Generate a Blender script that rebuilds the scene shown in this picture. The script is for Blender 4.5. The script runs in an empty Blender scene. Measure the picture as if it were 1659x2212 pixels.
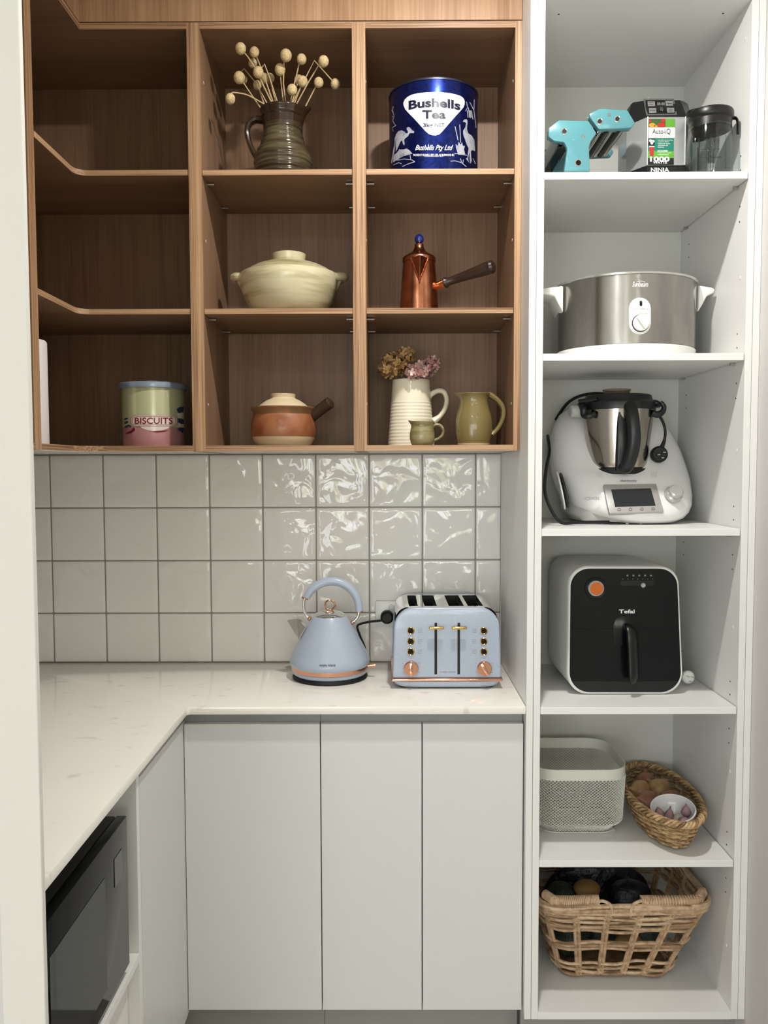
import bpy, bmesh, math, random
from mathutils import Vector, Matrix, geometry
random.seed(7)
S = bpy.context.scene
COL = S.collection
PI = math.pi

# ------------------------------------------------------------------ camera
F, PITCH, YAW, ROLL, CZ = 1779.37, .0557, -.004, -.003, 1.466
_cy, _sy, _cp, _sp, _cr, _sr = math.cos(YAW), math.sin(YAW), math.cos(PITCH), math.sin(PITCH), math.cos(ROLL), math.sin(ROLL)
FW = Vector((_sy*_cp, _cy*_cp, -_sp)); R0 = Vector((_cy, -_sy, 0)); U0 = R0.cross(FW)
RT = R0*_cr + U0*_sr; UP = U0*_cr - R0*_sr
CAM = Vector((0, 0, CZ))
cam_d = bpy.data.cameras.new('camera'); cam = bpy.data.objects.new('camera', cam_d); COL.objects.link(cam)
cam_d.sensor_fit = 'HORIZONTAL'; cam_d.sensor_width = 36; cam_d.lens = F/1659*36; cam_d.clip_start = .02
cam.matrix_world = Matrix(((RT.x, UP.x, -FW.x, 0), (RT.y, UP.y, -FW.y, 0), (RT.z, UP.z, -FW.z, CZ), (0, 0, 0, 1)))
S.camera = cam

# ------------------------------------------------------------------ world, lamps, exposure
S.view_settings.view_transform = 'Standard'; S.view_settings.look = 'None'
S.view_settings.exposure = 0.15; S.view_settings.gamma = 1.0; S.view_settings.use_curve_mapping = False
w = bpy.data.worlds.new('world'); S.world = w; w.use_nodes = True
w.node_tree.nodes['Background'].inputs[0].default_value = (.8, .85, .9, 1)
w.node_tree.nodes['Background'].inputs[1].default_value = .6

def lamp(name, loc, power, size, col, rot=(0, 0, 0)):
    d = bpy.data.lights.new(name, 'AREA'); d.shape = 'DISK'; d.size = size; d.energy = power; d.color = col
    o = bpy.data.objects.new(name, d); o.location = loc; o.rotation_euler = rot; COL.objects.link(o); return o
lamp('pantry_downlight', (.21, 1.41, 2.70), 19, .07, (1, .965, .92))
lamp('room_fill_lamp', (-.55, -.35, 2.69), 6, .16, (1, .985, .96))  # unseen lamps added as soft fill and to brighten the white post
lamp('room_fill_lamp', (1.0, -.9, 2.69), 5, .16, (1, .985, .96))
lamp('room_fill_lamp', (-.2, -2.2, 2.69), 6, .16, (1, .985, .96))

# ------------------------------------------------------------------ measuring helpers (a pixel of the frame to a point at a real depth)
def ray(px, py): return FW + RT*((px-829.5)/F) + UP*((1106-py)/F)
def at(px, py, Y): d = ray(px, py); return CAM + d*(Y/d.y)
def atx(px, py, X): d = ray(px, py); return CAM + d*(X/d.x)
def atz(px, py, Z): d = ray(px, py); return CAM + d*((Z-CZ)/d.z)
def wd(n, Y): return n*Y/F

def lin(c):
    if isinstance(c, str): c = tuple(int(c[i:i+2], 16) for i in (0, 2, 4))
    r = []
    for x in c[:3]:
        x = x/255.
        r.append(x/12.92 if x <= .04045 else ((x+.055)/1.055)**2.4)
    return (*r, 1)

# ------------------------------------------------------------------ materials
M = {}
def mat(name, col, rough=.5, metal=0, coat=0, bump=None, var=None, trans=0, ior=1.45, emit=None, spec=.5, sub=0):
    """bump=(scale, strength, distance[, stretch]); var=(scale, colour2, lo, hi[, stretch])"""
    m = bpy.data.materials.new(name); m.use_nodes = True; nt = m.node_tree; N = nt.nodes; L = nt.links
    b = N['Principled BSDF']; b.inputs['Base Color'].default_value = lin(col)
    b.inputs['Roughness'].default_value = rough; b.inputs['Metallic'].default_value = metal
    b.inputs['Coat Weight'].default_value = coat; b.inputs['Coat Roughness'].default_value = .05
    b.inputs['Transmission Weight'].default_value = trans; b.inputs['IOR'].default_value = ior
    b.inputs['Specular IOR Level'].default_value = spec
    if sub: b.inputs['Subsurface Weight'].default_value = sub; b.inputs['Subsurface Radius'].default_value = (.01, .008, .006)
    tc = N.new('ShaderNodeTexCoord')
    def noise(sc, stretch, detail=4):
        mp = N.new('ShaderNodeMapping'); L.new(tc.outputs['Object'], mp.inputs[0]); mp.inputs['Scale'].default_value = stretch
        n = N.new('ShaderNodeTexNoise'); n.inputs['Scale'].default_value = sc; n.inputs['Detail'].default_value = detail
        L.new(mp.outputs[0], n.inputs['Vector']); return n
    if var:
        n = noise(var[0], var[4] if len(var) > 4 else (1, 1, 1))
        cr = N.new('ShaderNodeValToRGB'); cr.color_ramp.elements[0].position = var[2]; cr.color_ramp.elements[1].position = var[3]
        cr.color_ramp.elements[0].color = lin(col); cr.color_ramp.elements[1].color = lin(var[1])
        L.new(n.outputs[0], cr.inputs[0]); L.new(cr.outputs[0], b.inputs['Base Color'])
    if bump:
        n = noise(bump[0], bump[3] if len(bump) > 3 else (1, 1, 1), 3)
        bp = N.new('ShaderNodeBump'); bp.inputs['Strength'].default_value = bump[1]; bp.inputs['Distance'].default_value = bump[2]
        L.new(n.outputs[0], bp.inputs['Height']); L.new(bp.outputs[0], b.inputs['Normal'])
    if emit:
        b.inputs['Emission Color'].default_value = lin(emit[0]); b.inputs['Emission Strength'].default_value = emit[1]
    M[name] = m; return m

def wood(name, axis, cols, dens=1.0, contrast=1.0, rough=.45, a1=16, a2=220):
    """cols dark, mid, light; grain runs along axis"""
    m = bpy.data.materials.new(name); m.use_nodes = True; nt = m.node_tree; N = nt.nodes; L = nt.links
    b = N['Principled BSDF']; b.inputs['Roughness'].default_value = rough; b.inputs['Specular IOR Level'].default_value = .35
    geo = N.new('ShaderNodeNewGeometry')
    def nz(across, along, detail, dist=0.0):
        mp = N.new('ShaderNodeMapping'); sc = [across]*3; sc[axis] = along; mp.inputs['Scale'].default_value = sc
        L.new(geo.outputs['Position'], mp.inputs[0])
        n = N.new('ShaderNodeTexNoise'); n.inputs['Scale'].default_value = 1; n.inputs['Detail'].default_value = detail
        n.inputs['Distortion'].default_value = dist; L.new(mp.outputs[0], n.inputs['Vector']); return n
    n1 = nz(a1*dens, .9, 3, .6); n2 = nz(a2*dens, 5, 5, .2); n3 = nz(4*dens, .3, 2)
    mx = N.new('ShaderNodeMix'); mx.data_type = 'FLOAT'; mx.inputs[0].default_value = .5
    L.new(n1.outputs[0], mx.inputs[2]); L.new(n2.outputs[0], mx.inputs[3])
    m2 = N.new('ShaderNodeMix'); m2.data_type = 'FLOAT'; m2.inputs[0].default_value = .25
    L.new(mx.outputs[0], m2.inputs[2]); L.new(n3.outputs[0], m2.inputs[3])
    cr = N.new('ShaderNodeValToRGB'); e = cr.color_ramp.elements
    e[0].position = .5-.16/contrast; e[1].position = .5+.14/contrast; e[0].color = lin(cols[0]); e[1].color = lin(cols[2])
    k = cr.color_ramp.elements.new(.5); k.color = lin(cols[1])
    L.new(m2.outputs[0], cr.inputs[0]); L.new(cr.outputs[0], b.inputs['Base Color'])
    bp = N.new('ShaderNodeBump'); bp.inputs['Strength'].default_value = .12; bp.inputs['Distance'].default_value = .0006
    L.new(n2.outputs[0], bp.inputs['Height']); L.new(bp.outputs[0], b.inputs['Normal'])
    M[name] = m; return m

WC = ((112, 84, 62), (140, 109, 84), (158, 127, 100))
WE = ((112, 82, 58), (168, 132, 99), (186, 152, 118))
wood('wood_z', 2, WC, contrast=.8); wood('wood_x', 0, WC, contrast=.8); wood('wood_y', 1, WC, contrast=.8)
for nm, ax in (('edge_z', 2), ('edge_x', 0), ('edge_y', 1)): wood(nm, ax, WE, 1, 1.5, a1=170, a2=420)
wood('wood_bulk', 2, ((132, 98, 70), (164, 127, 95), (184, 148, 114)), .8, 1.1)
mat('wall_paint', (232, 231, 227), .75, bump=(400, .08, .0005))
mat('jamb_paint', (216, 214, 208), .7, bump=(400, .08, .0005))
mat('ceiling_paint', (236, 234, 228), .8)
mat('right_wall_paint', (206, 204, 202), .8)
mat('floor_timber', (186, 180, 170), .45)
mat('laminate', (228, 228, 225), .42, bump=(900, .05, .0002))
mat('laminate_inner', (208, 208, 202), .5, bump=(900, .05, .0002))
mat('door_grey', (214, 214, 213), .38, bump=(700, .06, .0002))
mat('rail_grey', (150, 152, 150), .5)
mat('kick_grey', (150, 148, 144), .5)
mat('under_white', (205, 200, 192), .5)
mat('dark_gap', (20, 18, 16), .8)
mat('quartz', (240, 237, 229), .14, coat=.3, var=(20, (220, 215, 205), .63, .73, (1, 1.7, 1)))
mat('grout', (152, 146, 137), .9, bump=(600, .2, .0005))
mat('chrome', (225, 225, 222), .07, 1)
mat('steel_pin', (200, 198, 192), .25, 1)
mat('steel_brush', (160, 157, 152), .25, 1, var=(18, (146, 143, 138), .35, .75, (2, 2, .6)))
_b = M['steel_brush'].node_tree.nodes['Principled BSDF']; _b.inputs['Anisotropic'].default_value = .7; _b.inputs['Anisotropic Rotation'].default_value = .25
mat('bowl_steel', (190, 184, 176), .16, 1, var=(14, (168, 156, 142), .4, .7, (2, 2, .5)))
mat('plastic_white', (232, 233, 228), .3, coat=.2)
mat('fryer_white', (224, 225, 220), .35)
mat('plastic_black', (14, 15, 16), .35)
mat('gloss_black', (9, 11, 14), .2, spec=.4)
mat('rubber_black', (12, 12, 13), .55)
mat('mw_glass', (10, 10, 10), .06, spec=.12)
mat('mw_window', (24, 26, 25), .05, spec=.32)
mat('mw_body', (12, 12, 12), .45)
mat('mw_reflection', (74, 76, 75), .15)
mat('kettle_blue', (160, 172, 190), .3, coat=.35, var=(900, (176, 188, 204), .4, .65))
mat('rose_gold', (216, 164, 140), .12, 1)
mat('gold', (220, 178, 112), .14, 1)
mat('ink_dark', (40, 44, 60), .5); mat('ink_black', (14, 14, 16), .5); mat('ink_white', (236, 236, 232), .5)
mat('ink_grey', (120, 120, 120), .5)

# glossy hand-made tile
def tile_mat():
    m = bpy.data.materials.new('tile_glaze'); m.use_nodes = True; N = m.node_tree.nodes; L = m.node_tree.links
    b = N['Principled BSDF']; b.inputs['Base Color'].default_value = lin((236, 234, 230)); b.inputs['Roughness'].default_value = .035
    tc = N.new('ShaderNodeTexCoord'); oi = N.new('ShaderNodeObjectInfo'); ad = N.new('ShaderNodeVectorMath'); ad.operation = 'ADD'
    ml = N.new('ShaderNodeMath'); ml.operation = 'MULTIPLY'; ml.inputs[1].default_value = 37
    L.new(oi.outputs['Random'], ml.inputs[0]); L.new(tc.outputs['Object'], ad.inputs[0]); L.new(ml.outputs[0], ad.inputs[1])
    n = N.new('ShaderNodeTexNoise'); n.inputs['Scale'].default_value = 13; n.inputs['Detail'].default_value = 1.4; n.inputs['Distortion'].default_value = .7
    L.new(ad.outputs[0], n.inputs['Vector'])
    bp = N.new('ShaderNodeBump'); bp.inputs['Strength'].default_value = .7; bp.inputs['Distance'].default_value = .010
    L.new(n.outputs[0], bp.inputs['Height']); L.new(bp.outputs[0], b.inputs['Normal'])
    M['tile_glaze'] = m
tile_mat()

# ------------------------------------------------------------------ object helpers
def put(o, parent=None):
    COL.objects.link(o)
    if parent is not None: o.parent = parent
    return o
def wloc(p):
    v = Vector((0, 0, 0))
    while p is not None: v = v + Vector(p.location); p = p.parent
    return v
def tag(o, label=None, cat=None, group=None, kind=None):
    if label: o['label'] = label
    if cat: o['category'] = cat
    if group: o['group'] = group
    if kind: o['kind'] = kind
    return o
def thing(name, label, cat, loc, group=None):
    o = bpy.data.objects.new(name, None); o.empty_display_size = .05; COL.objects.link(o); o.location = loc
    return tag(o, label, cat, group)

class G:
    """collects geometry in world coordinates"""
    def __init__(s): s.v = []; s.f = []; s.m = []
    def add(s, vs, fs, mi=0):
        n = len(s.v); s.v += [tuple(v) for v in vs]; s.f += [tuple(i+n for i in f) for f in fs]; s.m += [mi]*len(fs); return s
    def box(s, x0, x1, y0, y1, z0, z1, mi=0):
        v = [(x, y, z) for z in (z0, z1) for y in (y0, y1) for x in (x0, x1)]
        return s.add(v, [(0, 2, 3, 1), (4, 5, 7, 6), (0, 1, 5, 4), (2, 6, 7, 3), (0, 4, 6, 2), (1, 3, 7, 5)], mi)
    def bbox(s, x0, x1, y0, y1, z0, z1, bev, seg=2, mi=0):
        bm = bmesh.new(); bmesh.ops.create_cube(bm, size=1)
        for v in bm.verts: v.co = ((x0+x1)/2+v.co.x*(x1-x0), (y0+y1)/2+v.co.y*(y1-y0), (z0+z1)/2+v.co.z*(z1-z0))
        bmesh.ops.bevel(bm, geom=bm.edges[:], offset=bev, segments=seg, affect='EDGES', profile=.5)
        s.bm(bm, mi); return s
    def bm(s, bm, mi=0):
        bm.verts.index_update(); s.add([v.co.copy() for v in bm.verts], [[v.index for v in f.verts] for f in bm.faces], mi); bm.free(); return s
    def rings(s, rings, closed=True, cap0=True, cap1=True, mi=0):
        n = len(rings[0]); vs = [p for r in rings for p in r]; fs = []
        for k in range(len(rings)-1):
            for i in range(n if closed else n-1):
                j = (i+1) % n; fs.append((k*n+i, k*n+j, (k+1)*n+j, (k+1)*n+i))
        if cap0: fs.append(tuple(range(n-1, -1, -1)))
        if cap1: fs.append(tuple((len(rings)-1)*n+i for i in range(n)))
        return s.add(vs, fs, mi)
    def lathe(s, cx, cy, prof, seg=48, mi=0, sy=1.0, cap0=True, cap1=True):
        rs = [[(cx+max(r, 1e-5)*math.cos(a), cy+max(r, 1e-5)*sy*math.sin(a), z) for a in [2*PI*i/seg for i in range(seg)]] for r, z in prof]
        return s.rings(rs, True, cap0, cap1, mi)
    def disc(s, c, n, r, t, seg=24, mi=0, bev=0):
        """short cylinder from c along n"""
        n = Vector(n).normalized(); a = n.orthogonal().normalized(); b = n.cross(a); c = Vector(c)
        pr = [(0, r), (t, r)] if not bev else [(0, r-bev), (bev, r), (t-bev, r), (t, r-bev)]
        rs = [[c+n*h+(a*math.cos(2*PI*i/seg)+b*math.sin(2*PI*i/seg))*q for i in range(seg)] for h, q in pr]
        return s.rings(rs, True, True, True, mi)
    def tube(s, pts, r, seg=8, smooth=0, mi=0, flat=1.0, closed=False, caps=True):
        P = [Vector(p) for p in pts]
        if not hasattr(r, '__len__'): r = [r]*len(P)
        r = list(r)
        if smooth:
            Q = []; RR = []; n = len(P)
            for i in range(n if closed else n-1):
                p0 = P[(i-1) % n] if closed else P[max(i-1, 0)]; p1 = P[i]; p2 = P[(i+1) % n]; p3 = P[(i+2) % n] if closed else P[min(i+2, n-1)]
                for k in range(smooth):
                    t = k/smooth
                    Q.append(.5*((2*p1)+(p2-p0)*t+(2*p0-5*p1+4*p2-p3)*t*t+(3*p1-p0-3*p2+p3)*t**3)); RR.append(r[i]*(1-t)+r[(i+1) % n]*t)
            if not closed: Q.append(P[-1]); RR.append(r[-1])
            P = Q; r = RR
        n = len(P); up = None; rs = []
        for i in range(n):
            a = P[(i-1) % n] if (closed or i > 0) else P[i]; b = P[(i+1) % n] if (closed or i < n-1) else P[i]
            t = (b-a).normalized()
            if up is None: up = t.orthogonal().normalized() if abs(t.y) > .9 else (Vector((0, 1, 0))-t*t.y).normalized()
            up = (up-t*up.dot(t)).normalized(); sd = t.cross(up)
            rs.append([P[i]+up*(math.cos(2*PI*k/seg)*r[i]*flat)+sd*(math.sin(2*PI*k/seg)*r[i]) for k in range(seg)])
        if closed: rs.append(rs[0]); return s.rings(rs, True, False, False, mi)
        return s.rings(rs, True, caps, caps, mi)
    def sphere(s, c, r, seg=16, rg=10, sc=(1, 1, 1), mi=0):
        c = Vector(c); rs = []
        for i in range(rg+1):
            th = PI*i/rg; q = max(math.sin(th), 1e-4)
            rs.append([(c.x+r*sc[0]*q*math.cos(2*PI*k/seg), c.y+r*sc[1]*q*math.sin(2*PI*k/seg), c.z-r*sc[2]*math.cos(th)) for k in range(seg)])
        return s.rings(rs, True, False, False, mi)
    def prism(s, pts, d, mi=0, bev=0, seg=2):
        """pts: 3D polygon, d: extrusion vector; bevelled if bev"""
        d = Vector(d); bm = bmesh.new(); a = [bm.verts.new(Vector(p)) for p in pts]; f = bm.faces.new(a)
        r = bmesh.ops.extrude_face_region(bm, geom=[f]); vs = [e for e in r['geom'] if isinstance(e, bmesh.types.BMVert)]
        bmesh.ops.translate(bm, verts=vs, vec=d)
        bmesh.ops.recalc_face_normals(bm, faces=bm.faces[:])
        if bev: bmesh.ops.bevel(bm, geom=bm.edges[:], offset=bev, segments=seg, affect='EDGES', profile=.5, clamp_overlap=True)
        return s.bm(bm, mi)
    def sloft(s, secs, seg=48, mi=0, cap0=True, cap1=True):
        """secs: (cx, cy, z, rx, ry, n) superellipse sections"""
        rs = []
        for cx, cy, z, rx, ry, n in secs:
            R = []
            for i in range(seg):
                a = 2*PI*i/seg; c, q = math.cos(a), math.sin(a)
                R.append((cx+rx*math.copysign(abs(c)**(2/n), c), cy+ry*math.copysign(abs(q)**(2/n), q), z))
            rs.append(R)
        return s.rings(rs, True, cap0, cap1, mi)
    def build(s, name, mats, parent=None, smooth=35, local=False):
        me = bpy.data.meshes.new(name); off = Vector((0, 0, 0)) if (local or parent is None) else wloc(parent)
        me.from_pydata([tuple(Vector(v)-off) for v in s.v], [], s.f)
        if not isinstance(mats, (list, tuple)): mats = [mats]
        for m in mats: me.materials.append(M[m])
        if len(mats) > 1: me.polygons.foreach_set('material_index', s.m)
        bm = bmesh.new(); bm.from_mesh(me); bmesh.ops.recalc_face_normals(bm, faces=bm.faces[:]) if not getattr(s, 'keep', False) else None
        bm.to_mesh(me); bm.free()
        if smooth:
            me.polygons.foreach_set('use_smooth', [True]*len(me.polygons)); me.set_sharp_from_angle(angle=math.radians(smooth))
        me.update(); o = bpy.data.objects.new(name, me); return put(o, parent)

def rebase(o):
    """origin of a single-mesh thing to the bottom centre of its mesh"""
    vs = [v.co for v in o.data.vertices]; xs = [v.x for v in vs]; ys = [v.y for v in vs]; zs = [v.z for v in vs]
    c = Vector(((min(xs)+max(xs))/2, (min(ys)+max(ys))/2, min(zs))); o.data.transform(Matrix.Translation(-c)); o.location = c; return o

# ---- flat print: polygons or lettering drawn in frame pixels, laid on a real surface by a mapping function
def fill2d(polys, mapf, xstep=0, zlines=0):
    bm = bmesh.new()
    for poly in polys:
        vv = [bm.verts.new((p[0], p[1], 0)) for p in poly]
        for t in geometry.tessellate_polygon([[Vector((p[0], p[1], 0)) for p in poly]]):
            try: bm.faces.new([vv[i] for i in t])
            except ValueError: pass
    return _cut(bm, mapf, xstep)
def _cut(bm, mapf, xstep):
    if xstep:
        xs = [v.co.x for v in bm.verts]
        x = math.floor(min(xs)/xstep)*xstep+xstep
        while x < max(xs):
            bmesh.ops.bisect_plane(bm, geom=bm.verts[:]+bm.edges[:]+bm.faces[:], plane_co=(x, 0, 0), plane_no=(1, 0, 0)); x += xstep
    for v in bm.verts: v.co = mapf(v.co.x, v.co.y)
    g = G(); g.keep = True; return g.bm(bm)
def text2d(txt, x0, x1, y0, y1, bold=0, shear=0, arc=None):
    """lettering as a mesh in frame pixels inside the box"""
    c = bpy.data.curves.new('t', 'FONT'); c.body = txt; c.offset = bold; c.shear = shear; c.resolution_u = 3
    o = bpy.data.objects.new('t', c); COL.objects.link(o); dg = bpy.context.evaluated_depsgraph_get()
    me = bpy.data.meshes.new_from_object(o.evaluated_get(dg)); bm = bmesh.new(); bm.from_mesh(me)
    bpy.data.objects.remove(o); bpy.data.curves.remove(c); bpy.data.meshes.remove(me)
    xs = [v.co.x for v in bm.verts]; ys = [v.co.y for v in bm.verts]; a, b, q, r = min(xs), max(xs), min(ys), max(ys)
    for v in bm.verts:
        x = x0+(v.co.x-a)/(b-a)*(x1-x0); y = y1-(v.co.y-q)/(r-q)*(y1-y0)
        if arc: y += arc(x)
        v.co = (x, y, 0)
    return bm
def plane_map(Y, e=.0004): return lambda x, y: at(x, y, Y-e)
def cyl_map(cx, cy, r, e=.0005):
    def f(px, py):
        d = ray(px, py); R = r+e; a = d.x*d.x+d.y*d.y; b = -2*(d.x*cx+d.y*cy); c = cx*cx+cy*cy-R*R
        q = b*b-4*a*c; t = (-b-math.sqrt(max(q, 0)))/(2*a); return CAM+d*t
    return f
def ell(cx, cy, rx, ry, n=20, rot=0):
    c, s = math.cos(rot), math.sin(rot)
    return [(cx+rx*math.cos(2*PI*i/n)*c-ry*math.sin(2*PI*i/n)*s, cy+rx*math.cos(2*PI*i/n)*s+ry*math.sin(2*PI*i/n)*c) for i in range(n)]
def stroke(pts, w0):
    """thin ribbon polygons along a polyline, pixels"""
    out = []
    for a, b in zip(pts[:-1], pts[1:]):
        dx, dy = b[0]-a[0], b[1]-a[1]; l = math.hypot(dx, dy) or 1; nx, ny = -dy/l*w0/2, dx/l*w0/2
        out.append([(a[0]+nx, a[1]+ny), (b[0]+nx, b[1]+ny), (b[0]-nx, b[1]-ny), (a[0]-nx, a[1]-ny)])
    return out
def lpx(g, cx, Y, prof, seg=48, mi=0, **k):
    """lathe from frame pixels: prof = [(row, half width), ...] for an axis at column cx and depth Y"""
    c = at(cx, prof[0][0], Y)
    return g.lathe(c.x, Y, [(wd(h, Y), at(cx, y, Y).z) for y, h in prof], seg, mi, **k)

# ================================================================== SETTING
YF, YU, YW = 1.91, 2.026, 2.354           # tall cabinet front, wall cupboard front, back wall
BT = .9004                                # bench top height
XL, XP0, XP1, XQ0, XQ1 = -1.13, .3256, .3585, .8218, .8541
CEIL = 2.72
def struct(name, g, m, **k): o = g.build(name, m, None, **k); o['kind'] = 'structure'; return o
struct('floor', G().box(-2.4, 2.6, -3.3, 2.5, -.06, 0), 'floor_timber')
struct('ceiling', G().box(-2.4, 2.6, -3.3, 2.5, CEIL, CEIL+.08), 'ceiling_paint')
wall_back = struct('wall_back', G().box(XL, XP0, YW+.004, YW+.1, 0, CEIL), 'wall_paint')
struct('wall_left', G().box(XL-.1, XL, .98, YW+.1, 0, CEIL), 'wall_paint')
struct('wall_right', G().box(XQ1+.0005, XQ1+.11, .25, YW+.1, 0, CEIL), 'right_wall_paint')
struct('wall_rear', G().box(-2.4, -2.3, -3.3, -3.2, 0, CEIL).box(-.9, -.75, -3.3, -3.2, 0, CEIL).box(1.35, 2.6, -3.3, -3.2, 0, CEIL).box(-2.3, -.9, -3.3, -3.2, 2.0, CEIL).box(-.75, 1.35, -3.3, -3.2, 0, 1.12).box(-.75, 1.35, -3.3, -3.2, 2.0, CEIL), 'wall_paint')
struct('wall_far_left', G().box(-2.5, -2.4, -3.3, .98, 0, CEIL), 'wall_paint')
struct('wall_far_right', G().box(2.6, 2.7, -3.3, .3, 0, CEIL), 'wall_paint')
struct('wall_return', G().box(XQ1+.11, 2.6, .25, .33, 0, CEIL), 'wall_paint')
# nib wall beside the left bench: a slim end panel and the wall behind it
xn0, xn1 = -.511, -.4545
struct('trim_1', G().bbox(xn0, xn1, 1.05, 1.061, 0, CEIL-.001, .001, 1), 'jamb_paint')
struct('wall_nib', G().box(-2.4, xn0-.001, 1.06, 1.082, 0, CEIL), 'right_wall_paint')
# window of the room behind the viewer (seen only as reflections in the glazed tiles)
def win_mat(name, cs, stg):
    m = bpy.data.materials.new(name); m.use_nodes = True; N = m.node_tree.nodes; L = m.node_tree.links
    b = N['Principled BSDF']; b.inputs['Roughness'].default_value = .1
    geo = N.new('ShaderNodeNewGeometry'); n = N.new('ShaderNodeTexNoise'); n.inputs['Scale'].default_value = 2.6; n.inputs['Detail'].default_value = 5
    L.new(geo.outputs['Position'], n.inputs['Vector']); cr = N.new('ShaderNodeValToRGB'); e = cr.color_ramp.elements
    e[0].position = .40; e[0].color = lin(cs[0]); e[1].position = .6; e[1].color = lin(cs[3])
    k = e.new(.47); k.color = lin(cs[1]); k = e.new(.53); k.color = lin(cs[2])
    L.new(n.outputs[0], cr.inputs[0]); L.new(cr.outputs[0], b.inputs['Emission Color']); b.inputs['Emission Strength'].default_value = stg
    M[name] = m
win_mat('daylight_pane', ((132, 136, 104), (200, 202, 160), (220, 220, 216), (238, 242, 252)), 10.0)
win_mat('fill_glow', ((206, 210, 212), (226, 228, 230), (232, 236, 242), (236, 243, 255)), 6.8)
g = G().box(-.75, 1.35, -3.24, -3.19, 1.12, 1.17).box(-.75, 1.35, -3.24, -3.19, 1.95, 2.0)
for x in (-.75, -.07, .62, 1.3): g.box(x, x+.05, -3.24, -3.19, 1.17, 1.95)
win = struct('window_1', g, 'laminate')
for x in (-.7, -.02, .67): G().box(x, x+.63, -3.225, -3.215, 1.17, 1.95).build('pane', 'daylight_pane', win)

g = G().box(-2.3, -.9, -3.24, -3.19, 0, .06).box(-2.3, -.9, -3.24, -3.19, 1.95, 2.0)
for x in (-2.3, -1.625, -.95): g.box(x, x+.05, -3.24, -3.19, .06, 1.95)
win = struct('fill_panel', g, 'laminate')  # unseen glowing panes added for fill, leaving the left corner darker
for x in (-2.25, -1.575): G().box(x, x+.625, -3.225, -3.215, .06, 1.95).build('pane', 'fill_glow', win)

# ---- splashback tiles on the back wall: every tile a piece, the grout behind them
T0, TP, TZ = -.9637, .152, 1.3487
G().box(XL, XP0, YW, YW+.0039, BT, 1.53).build('grout', 'grout', wall_back)
def tile_mesh(wx, wz):
    g = G(); n = 6; gap = .0017; x0, x1, z0, z1 = -wx/2+gap, wx/2-gap, -wz/2+gap, wz/2-gap
    def ring(ins, y): 
        a, b, c, d = x0+ins, x1-ins, z0+ins, z1-ins; q = .002
        return [(a+q, y, c), (b-q, y, c), (b, y, c+q), (b, y, d-q), (b-q, y, d), (a+q, y, d), (a, y, d-q), (a, y, c+q)]
    g.rings([ring(0, .004), ring(0, -.0008), ring(.0008, -.0024), ring(.0028, -.0032), ring(.012, -.0034)], True, False, True)
    me = bpy.data.meshes.new('tile'); me.from_pydata(g.v, [], g.f); me.materials.append(M['tile_glaze'])
    me.polygons.foreach_set('use_smooth', [True]*len(me.polygons)); bm = bmesh.new(); bm.from_mesh(me); bmesh.ops.recalc_face_normals(bm, faces=bm.faces[:]); bm.to_mesh(me); bm.free()
    return me
full = tile_mesh(TP, TP); cache = {}
zs = [(1.5007, 1.53), (1.3487, 1.5007), (1.1967, 1.3487), (1.0447, 1.1967), (BT+.0012, 1.0447)]
xsl = [(XL, T0)]+[(T0+i*TP, T0+(i+1)*TP) for i in range(8)]+[(T0+8*TP, XP0-.0005)]
rt = random.Random(3)
for (za, zb) in zs:
    for (xa, xb) in xsl:
        k = (round(xb-xa, 4), round(zb-za, 4)); me = cache.get(k)
        if me is None: me = cache[k] = tile_mesh(xb-xa, zb-za)
        o = bpy.data.objects.new('tile', me); o.location = ((xa+xb)/2, YW-.0001, (za+zb)/2)
        o.rotation_euler = (rt.uniform(-.006, .006), 0, rt.uniform(-.006, .006)); put(o, wall_back)

# ================================================================== TIMBER WALL CUPBOARDS
ZB0, ZB1, ZT0, ZT1 = 1.5029, 1.5173, 2.5092, 2.5245
SH = [(2.1685, 2.1815), (1.8371, 1.8501)]      # shelf bottoms and tops
YBK = 2.338
def edge_strip(g, mi): return g
def panel(name, parent, x0, x1, y0, y1, z0, z1, m, me, face):
    """board with a banded front edge: face says which side carries the band"""
    b = .0012; g = G()
    if face == 'y': g.box(x0, x1, y0+b, y1, z0, z1, 0); g.box(x0, x1, y0, y0+b, z0, z1, 1)
    else: g.box(x0, x1-b, y0, y1, z0, z1, 0); g.box(x1-b, x1, y0, y1, z0, z1, 1)
    return g.build(name, [m, me], parent, smooth=0)
def pins(parent, xs, ys, z):
    for x, dx in xs:
        for y in ys:
            p = Vector((x, y, z)); G().disc(p, (dx, 0, 0), 0.0032, .019, 10).build('shelf_pin', 'steel_pin', parent)
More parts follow.
